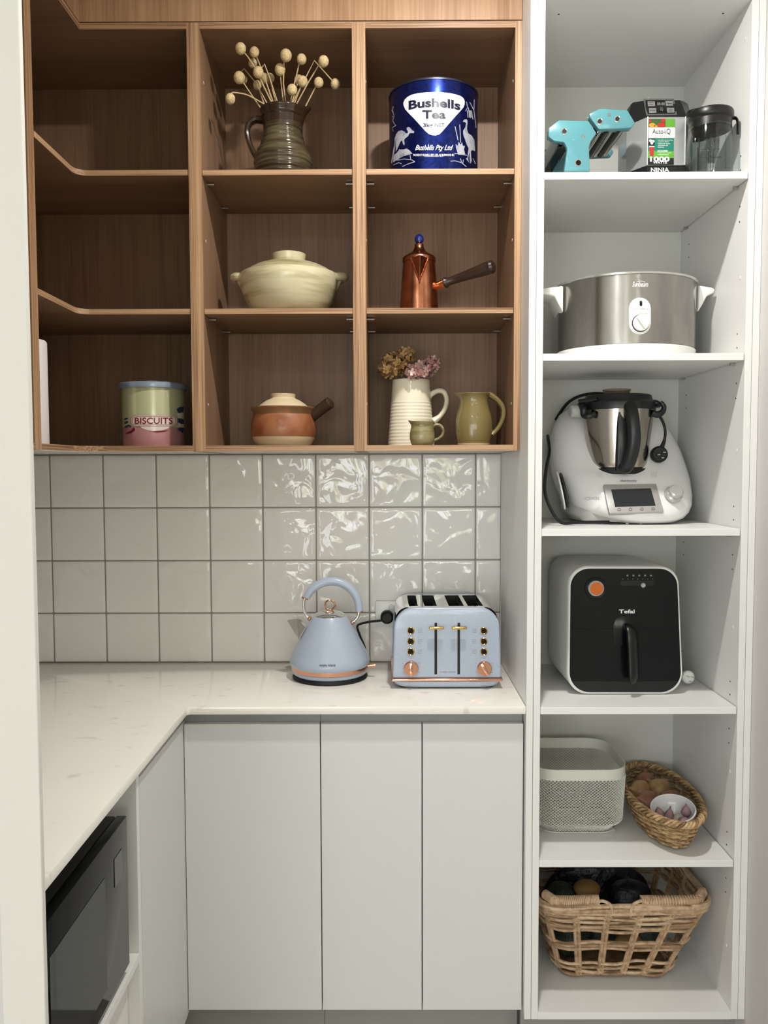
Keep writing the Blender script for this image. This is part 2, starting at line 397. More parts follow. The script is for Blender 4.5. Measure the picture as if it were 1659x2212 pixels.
def cupboard(x0, x1, label):
    t = thing('timber_cupboard', label, 'cupboard', ((x0+x1)/2, YBK, ZB0), 'timber cupboards with open shelves')
    w_ = .0158
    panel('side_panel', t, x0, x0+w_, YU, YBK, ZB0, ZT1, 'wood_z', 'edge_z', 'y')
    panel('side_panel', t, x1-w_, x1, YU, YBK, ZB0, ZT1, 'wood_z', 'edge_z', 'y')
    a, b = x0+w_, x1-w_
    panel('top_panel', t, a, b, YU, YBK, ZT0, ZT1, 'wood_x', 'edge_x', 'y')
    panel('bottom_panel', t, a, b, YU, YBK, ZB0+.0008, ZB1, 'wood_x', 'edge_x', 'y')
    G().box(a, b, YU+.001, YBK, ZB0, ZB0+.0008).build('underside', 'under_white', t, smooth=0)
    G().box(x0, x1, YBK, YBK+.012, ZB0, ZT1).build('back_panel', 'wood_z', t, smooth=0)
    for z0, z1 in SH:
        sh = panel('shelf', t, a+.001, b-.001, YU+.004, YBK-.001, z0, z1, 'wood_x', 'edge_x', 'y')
        pins(sh, [(a, 1), (b, -1)], (YU+.055, YBK-.07), z0-.0045)
    for zc in (2.40, 2.02, 1.62):
        for x, d in ((a, 1), (b, -1)): G().disc((x, YU+.035, zc), (d, 0, 0), .0035, .0007, 10).build('screw_cap', 'under_white', t)
    return t
cupboard(-.4607, -.0656, 'open timber cupboard with the brown jug on its top shelf, second from left')
cupboard(-.0654, .3248, 'open timber cupboard with the blue tea tin, beside the white tall cupboard')

# corner cupboard: L-shaped boards, front of the left arm on the plane x = XC
XC, XLB, YC0 = -.75, -1.10, 1.757
def lpoly(z, xf, yf, xr, y0, rad, seg=8):
    """L outline seen from above: back-left block, inner corner (xf, yf) rounded"""
    p = [(xr, yf), (xr, YBK), (XLB, YBK), (XLB, y0), (xf, y0)]
    if rad:
        for i in range(seg+1):
            a = PI-(PI/2)*i/seg; p.append((xf+rad+rad*math.cos(a), yf-rad+rad*math.sin(a)))
    else: p.append((xf, yf))
    return [Vector((x, y, z)) for x, y in p]
tc_ = thing('corner_cupboard', 'L-shaped corner timber cupboard, nearly empty, holding the biscuit tin', 'cupboard', (-.78, YBK, ZB0), 'timber cupboards with open shelves')
xr = -.4767
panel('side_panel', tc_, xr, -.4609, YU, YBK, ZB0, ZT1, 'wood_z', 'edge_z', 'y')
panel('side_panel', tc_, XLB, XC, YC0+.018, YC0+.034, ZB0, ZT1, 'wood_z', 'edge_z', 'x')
def lboard(name, z0, z1, xf, yf, x_r, rad, parent):
    P = lpoly(z0, xf, yf, x_r, YC0+.035, rad); g = G(); n = len(P); d = z1-z0
    g.add(P, [tuple(range(n))[::-1]], 0); g.add([p+Vector((0, 0, d)) for p in P], [tuple(range(n))], 0)
    for i in range(n):
        a, b = P[i], P[(i+1) % n]; front = (i >= 4)
        mi = 0
        if front: mi = 1 if abs(b.x-a.x) < abs(b.y-a.y) else 2
        g.add([a, b, b+Vector((0, 0, d)), a+Vector((0, 0, d))], [(0, 1, 2, 3)], mi)
    bm = bmesh.new(); 
    return g.build(name, ['wood_x', 'edge_y', 'edge_x'], parent, smooth=0)
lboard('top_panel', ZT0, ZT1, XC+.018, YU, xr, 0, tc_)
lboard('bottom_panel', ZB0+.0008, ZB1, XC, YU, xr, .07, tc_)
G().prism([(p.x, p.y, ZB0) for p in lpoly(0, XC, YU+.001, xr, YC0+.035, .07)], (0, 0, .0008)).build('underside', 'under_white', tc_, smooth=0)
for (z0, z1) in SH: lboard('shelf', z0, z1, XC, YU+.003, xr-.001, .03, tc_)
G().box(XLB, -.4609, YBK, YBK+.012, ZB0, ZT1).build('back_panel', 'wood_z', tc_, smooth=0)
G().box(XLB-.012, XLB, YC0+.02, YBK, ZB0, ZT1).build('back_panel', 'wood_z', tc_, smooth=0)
# cupboard of the left arm, running towards the viewer
tl = thing('timber_cupboard', 'timber cupboard on the left wall, mostly hidden by the white post', 'cupboard', (-.9, 1.4, ZB0), 'timber cupboards with open shelves')
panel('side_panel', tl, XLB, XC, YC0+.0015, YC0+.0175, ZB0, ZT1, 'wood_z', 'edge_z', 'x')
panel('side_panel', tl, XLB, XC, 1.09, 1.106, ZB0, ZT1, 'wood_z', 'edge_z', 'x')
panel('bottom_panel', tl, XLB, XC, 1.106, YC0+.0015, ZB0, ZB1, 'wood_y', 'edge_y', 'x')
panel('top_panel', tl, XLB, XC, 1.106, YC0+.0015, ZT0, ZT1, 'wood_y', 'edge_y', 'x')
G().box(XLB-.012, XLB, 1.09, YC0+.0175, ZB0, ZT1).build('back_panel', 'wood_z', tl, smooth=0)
# timber bulkhead above the cupboards
tb = thing('timber_bulkhead', 'timber panel above the cupboards reaching the ceiling', 'panel', (-.2, YU, ZT1))
G().box(XC+.018, XP0-.0015, YU-.001, YU+.016, ZT1+.0022, CEIL-.001).build('front_panel', 'wood_bulk', tb, smooth=0)
G().box(XC-.002, XC+.018, 1.09, YU-.001, ZT1+.0022, CEIL-.001).build('side_panel', 'wood_bulk', tb, smooth=0)

# ================================================================== TALL WHITE CUPBOARD
tp = thing('tall_cupboard', 'tall white open cupboard holding kitchen appliances on six shelves', 'cupboard', ((XP0+XQ1)/2, YW, 0))
KZ = .1372
for a, b in ((XP0, XP0+.0158), (XP0+.0168, XP1), (XQ0, XQ0+.0157), (XQ0+.0167, XQ1)):
    G().bbox(a, b, YF, YW-.002, KZ, CEIL-.001, .0008, 1).build('side_panel', 'laminate', tp, smooth=0)
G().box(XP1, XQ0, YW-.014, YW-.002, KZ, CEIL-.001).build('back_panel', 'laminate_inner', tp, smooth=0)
G().box(XP1, XQ0, YF, YW-.014, KZ, .1552).build('bottom_panel', 'laminate', tp, smooth=0)
G().box(XP1, XQ0, YF, YW-.014, 2.5093, 2.5255).build('top_panel', 'laminate', tp, smooth=0)
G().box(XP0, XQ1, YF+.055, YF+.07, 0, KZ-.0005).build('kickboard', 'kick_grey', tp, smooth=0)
SZ = [2.1308, 1.7227, 1.318, .8974, .5279]
for z in SZ:
    sh = G().bbox(XP1+.0006, XQ0-.0022, YF+.001, YW-.015, z-.0162, z, .0006, 1).build('shelf', 'laminate', tp, smooth=0)
    for y in (YF+.05, YW-.07): G().bbox(XQ0-.012, XQ0, y, y+.009, z-.0225, z-.0165, .001, 1).build('shelf_pin', 'steel_pin', sh)
    for dz in (-.1, -.065, .018, .05):
        for y in (YF+.045, YW-.075): G().disc((XQ0, y, z+dz), (-1, 0, 0), .0022, .0003, 8).build('pin_hole', 'dark_gap', tp, smooth=0)
for z in (2.62, 2.44, 1.90, 1.50, 1.08, .73, .30): G().disc((XQ0, YF+.035, z), (-1, 0, 0), .0045, .0012, 12, bev=.0006).build('screw_cap', 'plastic_white', tp)
for x in (.40, .78): G().disc((x, YF+.06, 2.5093), (0, 0, -1), .0025, .0004, 8).build('pin_hole', 'dark_gap', tp, smooth=0)
G().disc((.41, YF+.085, .1552), (0, 0, 1), .006, .0008, 14, bev=.0004).build('screw_cap', 'plastic_white', tp)

# ================================================================== BENCH
XB = -.4724
g = G(); P = [(XP0-.0008, YF), (XP0-.0008, YW), (XL+.001, YW), (XL+.001, 1.083), (XB, 1.083), (XB, YF-.006), (XB+.006, YF)]
g.prism([(x, y, BT-.0185) for x, y in P[::-1]], (0, 0, .0185), bev=.0016)
o = rebase(g.build('benchtop', 'quartz')); tag(o, 'L-shaped pale stone benchtop with a slim front edge', 'benchtop')
DZ0, DZ1, YD = .147, .853, 1.93
t = thing('base_cupboard', 'pale grey two-door base cupboard under the toaster and kettle', 'cupboard', (.1, YW, 0), 'pale grey base cupboards')
def xat(px): return (at(px, 1870, YD)).x
xa, xb, xc, xd, xe = xat(399.5), xat(694), xat(912), xat(1128.5), XP0-.001
G().box(xb, xe-.001, YD+.02, YW-.002, DZ0, BT-.0192).build('carcass', 'rail_grey', t, smooth=0)
for a, b in ((xb+.0012, xc-.0014), (xc+.0014, xd)): G().bbox(a, b, YD, YD+.018, DZ0, DZ1, .0008, 1).build('door', 'door_grey', t, smooth=0)
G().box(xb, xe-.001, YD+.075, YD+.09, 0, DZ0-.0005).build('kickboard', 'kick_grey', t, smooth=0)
t = thing('corner_base_cupboard', 'pale grey corner base cupboard with two doors meeting at right angles', 'cupboard', (-.6, YW, 0), 'pale grey base cupboards')
G().box(XL+.002, xb-.001, YD+.02, YW-.002, DZ0, BT-.0192).box(XL+.002, -.508, 1.582, YD+.02, DZ0, BT-.0192).build('carcass', 'rail_grey', t, smooth=0)
G().bbox(-.4862, xb-.0012, YD, YD+.018, DZ0, DZ1, .0008, 1).build('door', 'door_grey', t, smooth=0)
G().bbox(-.5057, -.4877, 1.583, YD+.0165, DZ0-.012, DZ1+.004, .0008, 1).build('door', 'door_grey', t, smooth=0)
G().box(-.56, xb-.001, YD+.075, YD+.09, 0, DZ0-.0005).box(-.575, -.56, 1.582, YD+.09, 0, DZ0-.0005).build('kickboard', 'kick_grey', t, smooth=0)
# microwave housing on the left arm
t = thing('microwave_housing', 'white open base cupboard on the left holding the microwave', 'cupboard', (-.8, 1.3, 0))
G().bbox(XL+.002, -.488, 1.562, 1.580, .02, BT-.0192, .0006, 1).build('side_panel', 'laminate', t, smooth=0)
G().bbox(XL+.002, -.488, 1.086, 1.102, .02, BT-.0192, .0006, 1).build('side_panel', 'laminate', t, smooth=0)
G().bbox(XL+.02, -.488, 1.103, 1.5615, .497, .515, .0006, 1).build('shelf', 'laminate', t, smooth=0)
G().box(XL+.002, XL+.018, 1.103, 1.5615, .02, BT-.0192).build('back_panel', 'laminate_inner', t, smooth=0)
G().bbox(-.530, -.512, 1.104, 1.5605, .11, .494, .0006, 1).build('drawer_front', 'laminate', t, smooth=0)

# ================================================================== MICROWAVE
t = thing('microwave', 'black built-in microwave with glass door on the left shelf', 'microwave', (-.7, 1.3, .515))
mx = -.487; my0, my1, mz0, mz1 = 1.112, 1.499, .533, .817
G().bbox(-.90, mx-.02, my0, my1, mz0, mz1, .004).build('body', 'mw_body', t)
dr = G().bbox(mx-.019, mx, my0, my1, mz0, mz1, .0015).build('door', 'mw_glass', t)
G().bbox(mx, mx+.0008, my0+.03, 1.375, mz0+.03, mz1-.055, .0003, 1).build('door_window', 'mw_window', dr, smooth=0)
G().bbox(mx, mx+.0008, 1.425, 1.468, mz1-.10, mz1-.048, .0003, 1).build('reflection_patch', 'mw_reflection', t, smooth=0)  # pale square painted on the door for a reflection in the glass
for y in (my0+.04, my1-.04):
    for x in (-.86, -.56): G().disc((x, y, .515), (0, 0, 1), .014, .019, 12).build('foot', 'rubber_black', t)

# ================================================================== POTTERY AND TINS
mat('glaze_brown', (60, 50, 36), .18, coat=.35, var=(7, (92, 84, 62), .42, .62, (1, 1, 7)))
mat('glaze_top', (50, 36, 26), .12, coat=.5)
mat('straw', (196, 172, 130), .75, bump=(300, .3, .001))
mat('pollen', (214, 192, 146), .85, bump=(380, .8, .003), var=(160, (186, 160, 112), .45, .7))
# -- brown stoneware jug
Y = 2.13; cx = 611.5
t = thing('stoneware_jug', 'dark brown ribbed stoneware jug holding dried ball flowers', 'jug', (at(cx, 300, Y).x, Y, 2.1815))
c = at(cx, 300, Y); z0 = 2.1815
def zz(y): return at(cx, y, Y).z
prof0 = [(362, 60), (351, 61.5), (343, 60), (334, 56), (324, 51), (312, 46), (300, 42.5), (288, 41), (275, 42), (262, 43), (253, 44), (247, 46.5), (243, 48.5), (240, 48)]
prof = [(0, z0), (wd(52, Y), z0), (wd(55, Y), z0+.005)]
pz = [(zz(y), wd(h, Y)) for y, h in prof0]
def interp(z):
    if z <= pz[0][0]: u = (z-z0-.005)/(pz[0][0]-z0-.005); return wd(55, Y)*(1-u)+pz[0][1]*u + .002*math.sin(PI*u)
    for (a, ra), (b, rb) in zip(pz[:-1], pz[1:]):
        if z <= b: return ra+(rb-ra)*(z-a)/(b-a)
    return pz[-1][1]
N_ = 110; zt = pz[-1][0]
for i in range(1, N_+1):
    z = z0+.005+(zt-z0-.005)*i/N_; r = interp(z)
    u = (z-z0)/(zt-z0)
    if u < .72: r += .0011*math.sin(z*2*PI/.0105)+.0006*math.sin(z*2*PI/.0171)
    prof.append((r, z))
prof += [(wd(45, Y), zt+.001), (wd(43, Y), zt-.004), (wd(39, Y), zt-.04), (0.001, zt-.06)]
g = G(); g.lathe(c.x, Y, prof, 64)
for i, v in enumerate(g.v):                      # pull the pouring lip out on the right
    z = v[2]
    if z > zt-.045:
        u = (z-(zt-.045))/.045; a = math.atan2(v[1]-Y, v[0]-c.x); q = math.exp(-(a+.1)**2/.10)*u*u
        g.v[i] = (v[0]+.016*q, v[1]-.002*q, v[2]+.004*q)
g.m = [1 if sum(g.v[i][2] for i in f)/len(f) > zz(276)+.0015*math.sin(6*sum(g.v[i][0] for i in f)) else 0 for f in g.f]
g.build('body', ['glaze_brown', 'glaze_top'], t)
zr = zt-.022; G().lathe(c.x, Y, [(interp(zr)+.0004, zr), (interp(zr)+.003, zr+.003), (interp(zr)+.0004, zr+.006)], 48, cap0=False, cap1=False).build('collar', 'glaze_top', t)
G().tube([at(572, 261, Y), at(553, 259, Y), at(539, 268, Y), at(534, 285, Y), at(539, 310, Y), at(550, 334, Y), at(558, 341, Y)], [.010, .009, .008, .0075, .007, .007, .008], 10, 6, flat=1.5).build('handle', 'glaze_top', t)
# -- dried ball flowers: head centre (pixels), radius, stem points back to the mouth, depth
FL = [((519.8, 105.4), 11.3, [(535, 123), (553, 150), (583, 215)], 2.055, 'dried ball flower at the upper left, highest of the bunch'),
 ((549.5, 113), 10, [(556, 128), (566, 152), (588, 215)], 2.075, 'dried ball flower with a shaded head just right of the highest one'),
 ((546, 137), 9.3, [(552, 150), (570, 190), (585, 218)], 2.11, 'dried ball flower tucked below the two highest heads'),
 ((558, 157), 11.3, [(566, 146), (571, 138.5), (583, 170), (598, 217)], 2.085, 'dried ball flower nodding from a stem bent sharply like a hook'),
 ((517, 168.5), 12, [(527, 181), (545, 208), (566, 238)], 2.10, 'large dried ball flower at left on a straight slanting stem'),
 ((525, 172), 9, [(518, 158), (527.5, 149), (553, 180), (578, 226)], 2.16, 'dried ball flower hiding behind the large left one on a folded stem'),
 ((571, 170), 10, [(576, 182), (583, 205), (588, 222)], 2.14, 'dried ball flower left of the near twin heads above the jug'),
 ((582.5, 170), 10, [(585, 182), (590, 200), (596, 222)], 2.16, 'dried ball flower right of the twin heads above the jug'),
 ((556, 184.5), 9.2, [(560, 195), (566, 212), (572, 230)], 2.14, 'small dried ball flower low on the left of the bunch'),
 ((497.6, 214), 10.4, [(500, 203), (506, 200.5), (532, 205), (556, 217), (580, 231)], 2.06, 'dried ball flower drooping farthest left on a long arched stem'),
 ((605, 151), 11.2, [(606, 165), (609, 195), (613, 228)], 2.10, 'dried ball flower with a pointed tip near the centre'),
 ((617.7, 120.3), 12.2, [(613.5, 134), (612, 180), (618, 228)], 2.075, 'tall dried ball flower standing upright in the centre'),
 ((651.5, 128.5), 10.3, [(646, 139), (640, 165), (634, 188), (626, 228)], 2.09, 'dried ball flower right of the tall central one'),
 ((699, 133.3), 11.2, [(688, 142), (664, 182), (638, 230)], 2.07, 'dried ball flower at upper right on a straight slanting stem'),
 ((645.5, 174), 10.5, [(641, 186), (636, 205), (628, 230)], 2.15, 'dried ball flower partly hidden behind its right neighbour'),
 ((653.5, 177), 11.2, [(650, 188), (643, 205), (634, 230)], 2.11, 'dried ball flower in the lower right cluster, in front'),
 ((631, 194.5), 10.8, [(633, 206), (630, 215), (624, 230)], 2.08, 'egg-shaped dried ball flower low and nearest the jug mouth'),
 ((688.4, 179), 10.2, [(682, 188), (668, 215), (655, 240)], 2.10, 'dried ball flower on the lowest right stem, leaning from the lip'),
 ((724.3, 182), 10, [(716, 173), (679, 131.5), (662, 165), (628, 230)], 2.12, 'dried ball flower farthest right hanging from a kinked stem')]
for (hx, hy), r, st, Yh, lab in FL:
    h = at(hx, hy, Yh); n = len(st)
    pts = [h]+[at(x, y, Yh+(Y-.012-Yh)*(k+1)/n) for k, (x, y) in enumerate(st)]
    d = (pts[-1]-pts[-2]).normalized(); pts.append(pts[-1]+d*.010)
    if n > 3: a = pts[2]
    f = thing('dried_ball_flower', lab, 'dried flower', pts[-1], 'dried ball flowers in the brown jug')
    G().tube(pts, .0016, 6, 3 if hx < 500 else 0).build('stem', 'straw', f)
    G().sphere(h, wd(r, Yh), 14, 10, (1, 1, 1.08 if hx not in (605,) else 1.15)).build('flower_head', 'pollen', f)

# -- blue tea tin
def tin_blue():
    m = mat('tin_blue', (14, 34, 112), .26, .8, coat=.3, var=(120, (8, 20, 70), .48, .66)); return m
tin_blue(); mat('tin_rim', (70, 74, 90), .35, .9)
mat('tin_white', (226, 228, 232), .3, .1, coat=.3, var=(60, (120, 96, 70), .70, .78))
Y = 2.165; cx = 936; c = at(cx, 300, Y); r = wd(93.2, Y); z0 = 2.1815
t = thing('tea_tin', 'large blue cylindrical tea tin with a white shield label', 'tin', (c.x, Y, z0)); zt = at(cx, 213.5, Y).z
G().lathe(c.x, Y, [(0, z0), (r-.001, z0), (r, z0+.003), (r, zt-.003), (r-.0005, zt)], 96).build('body', 'tin_blue', t)
G().lathe(c.x, Y, [(r-.001, zt-.0035), (r+.0014, zt-.003), (r+.0017, zt), (r+.001, zt+.0022), (r-.002, zt+.002), (r-.003, zt-.004)], 96, cap0=False, cap1=False).build('rim', 'tin_rim', t)
cm = cyl_map(c.x, Y, r); cm2 = cyl_map(c.x, Y, r, .0011)
def T(x, y): return (830+x/7.716, 160+y/7.716)
def TP_(l): return [T(*p) for p in l]
sh = [(320, 520), (318, 480), (340, 430), (385, 385), (450, 350), (560, 322), (700, 308), (830, 304), (960, 308), (1100, 322), (1200, 345), (1280, 372), (1325, 410), (1342, 455), (1340, 510), (1320, 560), (1260, 630), (1160, 740), (1060, 855), (960, 970), (915, 1010), (860, 1026), (800, 1024), (745, 1005), (690, 960), (600, 860), (500, 750), (400, 650), (345, 585)]
fill2d([TP_(sh)], cm, 3).build('shield_label', 'tin_white', t, smooth=0)
arc = lambda k: (lambda x: -k*(1-((x-936)/58)**2))
def tt(s, x0, x1, y0, y1, m, bold=0, shear=0, a=0, nm='lettering', mf=cm2):
    X0, Y0 = T(x0, y0); X1, Y1 = T(x1, y1)
    _cut(text2d(s, X0, X1, Y0, Y1, bold, shear, arc(a) if a else None), mf, 3).build(nm, m, t, smooth=0)
mat('tin_ink', (16, 20, 46), .4)
tt('Bushells', 405, 1270, 460, 610, 'tin_ink', .035, 0, 7)
tt('Tea', 635, 1025, 605, 750, 'tin_ink', .035)
tt('3kg', 648, 810, 822, 905, 'tin_ink', .02); tt('NET', 845, 1005, 822, 885, 'tin_ink', .02)
# slab serifs of the big word
for x, y in ((405, 600), (405, 455)):
    pass
tt('Bushells Pty Ltd', 515, 1150, 1185, 1300, 'ink_white', .012, .45, 0)
tt('PACKED BY BUSHELLS PTY. LTD. 165 BURWOOD RD.', 485, 1170, 1335, 1372, 'ink_white', .005)
tt('CONCORD, N.S.W. 2137', 672, 985, 1362, 1385, 'ink_white', .005)
roo = [(110, 1480), (130, 1380), (160, 1200), (170, 1090), (195, 1010), (235, 955), (290, 940), (340, 965), (365, 995), (395, 985), (390, 950), (372, 925), (375, 895), (410, 885), (440, 905), (460, 935), (500, 960), (490, 990), (440, 985), (415, 1000), (395, 1040), (345, 1080), (330, 1110), (342, 1165), (330, 1195), (310, 1165), (300, 1110), (270, 1130), (245, 1190), (215, 1260), (190, 1300), (195, 1240), (190, 1160), (180, 1240), (160, 1350), (130, 1500)]
rock = [(170, 1345), (215, 1310), (250, 1258), (290, 1262), (330, 1258), (375, 1245), (420, 1275), (472, 1330), (400, 1352), (330, 1370), (260, 1405), (200, 1440), (150, 1480), (150, 1400)]
crane = [(1310, 790), (1340, 760), (1375, 757), (1390, 790), (1385, 850), (1378, 920), (1400, 990), (1460, 1030), (1500, 1100), (1512, 1190), (1515, 1290), (1470, 1270), (1445, 1290), (1450, 1400), (1462, 1440), (1440, 1500), (1425, 1450), (1420, 1290), (1400, 1400), (1402, 1450), (1420, 1490), (1360, 1410), (1385, 1400), (1405, 1240), (1370, 1170), (1345, 1090), (1315, 1010), (1315, 950), (1350, 890), (1365, 820), (1335, 800), (1318, 805)]
bush = [(1190, 1170), (1230, 1200), (1240, 1130), (1270, 1180), (1300, 1140), (1310, 1200), (1345, 1200), (1330, 1260), (1350, 1340), (1300, 1350), (1230, 1345), (1215, 1290), (1195, 1230)]
mat('tin_silver', (190, 194, 206), .35, .35, var=(50, (120, 126, 150), .5, .7))
for nm, poly in (('kangaroo_print', roo), ('rock_print', rock), ('crane_print', crane), ('grass_print', bush)):
    fill2d([TP_(poly)], cm, 3).build(nm, 'tin_silver', t, smooth=0)
ln = []
for l in ([(1180, 875), (1230, 1110)], [(1258, 845), (1275, 1150)], [(1170, 1325), (1380, 1358)], [(1105, 1455), (1180, 1450), (1290, 1480), (1370, 1550)], [(200, 1440), (330, 1420), (450, 1430), (510, 1465), (400, 1500), (300, 1545)], [(150, 1520), (240, 1480), (290, 1500)],
          [(150, 540), (135, 620), (165, 700), (140, 780), (180, 850)], [(120, 600), (155, 640)], [(130, 700), (160, 740)], [(200, 855), (130, 900), (150, 960)], [(1500, 430), (1495, 620), (1520, 800), (1530, 900)], [(1425, 470), (1490, 600)], [(1370, 465), (1390, 560), (1355, 620)], [(1400, 560), (1440, 740)], [(1400, 600), (1460, 660), (1480, 760)], [(1480, 1410), (1520, 1500)], [(1270, 1410), (1290, 1480)], [(1320, 1430), (1310, 1490)], [(430, 1350), (440, 1420)]): ln += stroke(TP_(l), 1.5)
for x in (1385, 1410, 1435, 1455): ln += stroke(TP_([(x, 610), (x+12, 730)]), 1.6)
fill2d(ln, cm, 3).build('line_print', 'tin_silver', t, smooth=0)['kind'] = 'stuff'

# -- cream casserole
mat('glaze_cream', (206, 198, 164), .25, coat=.3, var=(6, (160, 148, 106), .46, .68, (1, 1, 7)))
Y = 2.165; cx = 625; z0 = 1.8501; c = at(cx, 620, Y)
t = thing('casserole_pot', 'cream glazed lidded casserole with two small ear handles', 'casserole', (c.x, Y, z0))
k = lambda y, h: (wd(h, Y), at(cx, y, Y).z)
G().lathe(c.x, Y, [(0, z0), (wd(62, Y), z0), (wd(70, Y), z0+.008), k(672, 82), k(655, 91), k(640, 98), k(622, 103), k(610, 105), k(602, 105), k(597, 104.5), k(595, 101), (wd(99, Y), at(cx, 597, Y).z), (wd(93, Y), at(cx, 603, Y).z)], 72).build('body', 'glaze_cream', t)
pr = [k(598, 99)]
for i in range(1, 15):
    u = i/14; pr.append((wd(99*(1-u)**.0*(1-.64*u**1.25), Y), at(cx, 598-28*math.sin(u*PI/2*.95), Y).z+.0006*math.sin(i*2.1)))
G().lathe(c.x, Y, [(0, k(598, 0)[1])]+pr+[k(569, 33.5)], 72).build('lid', 'glaze_cream', t)
G().lathe(c.x, Y, [k(571, 33), k(566, 33.5), k(556, 35), k(551, 36), k(550, 34), k(552, 30), k(558, 28), (0, at(cx, 558, Y).z)], 48, cap0=False).build('knob', 'glaze_cream', t)
for s in (-1, 1):
    x0 = c.x+s*wd(99, Y); zc = at(cx, 603, Y).z
    G().tube([(x0-s*.006, Y-.026, zc), (x0+s*.010, Y-.024, zc+.001), (x0+s*.021, Y-.008, zc+.003), (x0+s*.021, Y+.010, zc+.003), (x0+s*.010, Y+.026, zc+.001), (x0-s*.006, Y+.028, zc)], [.009, .010, .011, .011, .010, .009], 10, 5).tube([(x0+s*.004, Y, zc-.003), (x0-s*.004, Y, zc-.034)], [.013, .004], 10, 3).build('ear_handle', 'glaze_cream', t)

# -- copper pot
mat('copper', (186, 124, 92), .24, 1, bump=(70, .35, .0015), var=(30, (142, 84, 58), .45, .75))
mat('copper_bright', (218, 152, 104), .2, 1); mat('dark_wood', (44, 30, 24), .28, coat=.3); mat('glass_blue', (14, 30, 96), .05, coat=1)
Y = 2.14; cx = 905.5; z0 = 1.8501; c = at(cx, 620, Y)
t = thing('copper_coffee_pot', 'tapered copper coffee pot with blue glass knob and dark wooden handle', 'coffee pot', (c.x, Y, z0))
g = G(); z1 = at(cx, 566, Y).z; P = []
for i in range(13):
    u = i/12; P.append((wd(42.5-8.5*u, Y), z0+(z1-z0)*u))
g.lathe(c.x, Y, [(0, z0), (wd(41, Y), z0)]+P+[(wd(32, Y), z1), (0, z1)], 64); g.build('body', 'copper', t)
# pouring spout: a folded V on the front
a, b, d = at(886, 566, Y), at(924, 566, Y), at(904.5, 612, Y); fr = c.x
yf = Y-wd(36, Y)
tip = Vector((c.x-.001, yf-.030, z1-.001)); low = Vector((c.x-.001, yf-.0045, at(904.5, 612, yf).z))
L_, R_ = Vector((a.x, yf+.008, z1)), Vector((b.x, yf+.008, z1))
g = G(); g.add([L_, tip, low, R_, L_+Vector((0, .010, 0)), R_+Vector((0, .010, 0)), low+Vector((0, .012, 0))], [(0, 1, 2), (1, 3, 2), (0, 4, 5, 3, 1), (0, 2, 6, 4), (3, 5, 6, 2)])
g.tube([L_, low+Vector((0, -.001, 0)), R_], .0022, 8); g.tube([tip, low], .0014, 8); g.build('spout', 'copper', t, smooth=25)
k = lambda y, h: (wd(h, Y), at(cx, y, Y).z)
G().lathe(c.x, Y, [(0, z1), k(568, 35.3), k(562, 35.5), k(558, 34.8), k(556, 33), k(551, 25), k(547, 18), k(543, 14), k(538, 11), k(533, 9.4), k(529, 9.6), k(528, 8), (0, k(528, 0)[1])], 48).build('lid', 'copper', t)
kn = G().sphere(at(cx, 517.5, Y), wd(10, Y), 18, 12, (1, 1, 1.08)).build('knob', 'glass_blue', t)
G().sphere(at(cx, 507.5, Y), wd(2.4, Y), 10, 6).build('knob_tip', 'glass_blue', kn)
p0, p1, p2 = at(942, 620, Y-.005), at(963, 611, Y-.022), at(1068, 575, Y-.085)
G().tube([p0-(p1-p0)*.2, p0, p1], [.0118, .0112, .0105], 16).build('ferrule', 'copper_bright', t)
dd = p2-p1
G().tube([p1-dd*.02, p1, p1+dd*.03, p1+dd*.07, p1+dd*.3, p1+dd*.6, p1+dd*.85, p1+dd*.91, p1+dd*.93, p1+dd*.98, p1+dd*1.01], [.0135, .0148, .013, .0098, .0115, .014, .0165, .0155, .0168, .0145, .007], 18).build('handle', 'dark_wood', t)

# -- biscuit tin
mat('tin_green', (196, 198, 158), .22, .15, coat=.5, var=(50, (150, 148, 112), .68, .78)); mat('tin_pink', (196, 142, 144), .22, .15, coat=.5)
mat('tin_lid', (150, 164, 184), .3, .3, coat=.3); mat('ink_red', (120, 22, 40), .4); mat('tin_panel', (226, 210, 200), .25, coat=.4); mat('tin_navy', (44, 66, 96), .3, coat=.3)
Y = 2.15; cx = 332.5; z0 = ZB1; c = at(cx, 900, Y); r = wd(66, Y)
t = thing('biscuit_tin', 'round green and pink biscuit tin with a pale blue lid', 'tin', (c.x, Y, z0)); zt = at(cx, 838, Y).z; zm = at(cx, 926, Y).z
G().lathe(c.x, Y, [(r-.0008, zm), (r, zm+.0008), (r, zt)], 72, cap0=False).build('body', 'tin_green', t)
G().lathe(c.x, Y, [(0, z0), (r-.001, z0), (r, z0+.002), (r, zm)], 72, cap1=False).build('lower_band', 'tin_pink', t)
zl = at(cx, 842, Y).z; R2 = wd(71, Y)
ld = G().lathe(c.x, Y, [(r-.002, zl), (R2, zl-.001), (R2+.0008, zl+.002), (R2, zl+.011), (R2-.003, zl+.0135), (r*.6, zl+.016), (0, zl+.0165)], 72, cap0=False).build('lid', 'tin_lid', t)
G().lathe(c.x, Y, [(wd(17, Y), zl+.0150), (wd(20, Y), zl+.0165), (wd(20, Y), zl+.0185), (wd(15, Y), zl+.0215), (0, zl+.0222)], 36, cap0=False).build('knob', 'tin_lid', ld)
cm = cyl_map(c.x, Y, r, .0006); cm2 = cyl_map(c.x, Y, r, .0012); cm3 = cyl_map(c.x, Y, r, .0018)
def T(x, y): return (240+x/9.217, 800+y/9.217)
def oct_(x0, x1, y0, y1, q): return TP_([(x0+q, y0), (x1-q, y0), (x1, y0+q), (x1, y1-q), (x1-q, y1), (x0+q, y1), (x0, y1-q), (x0, y0+q)])
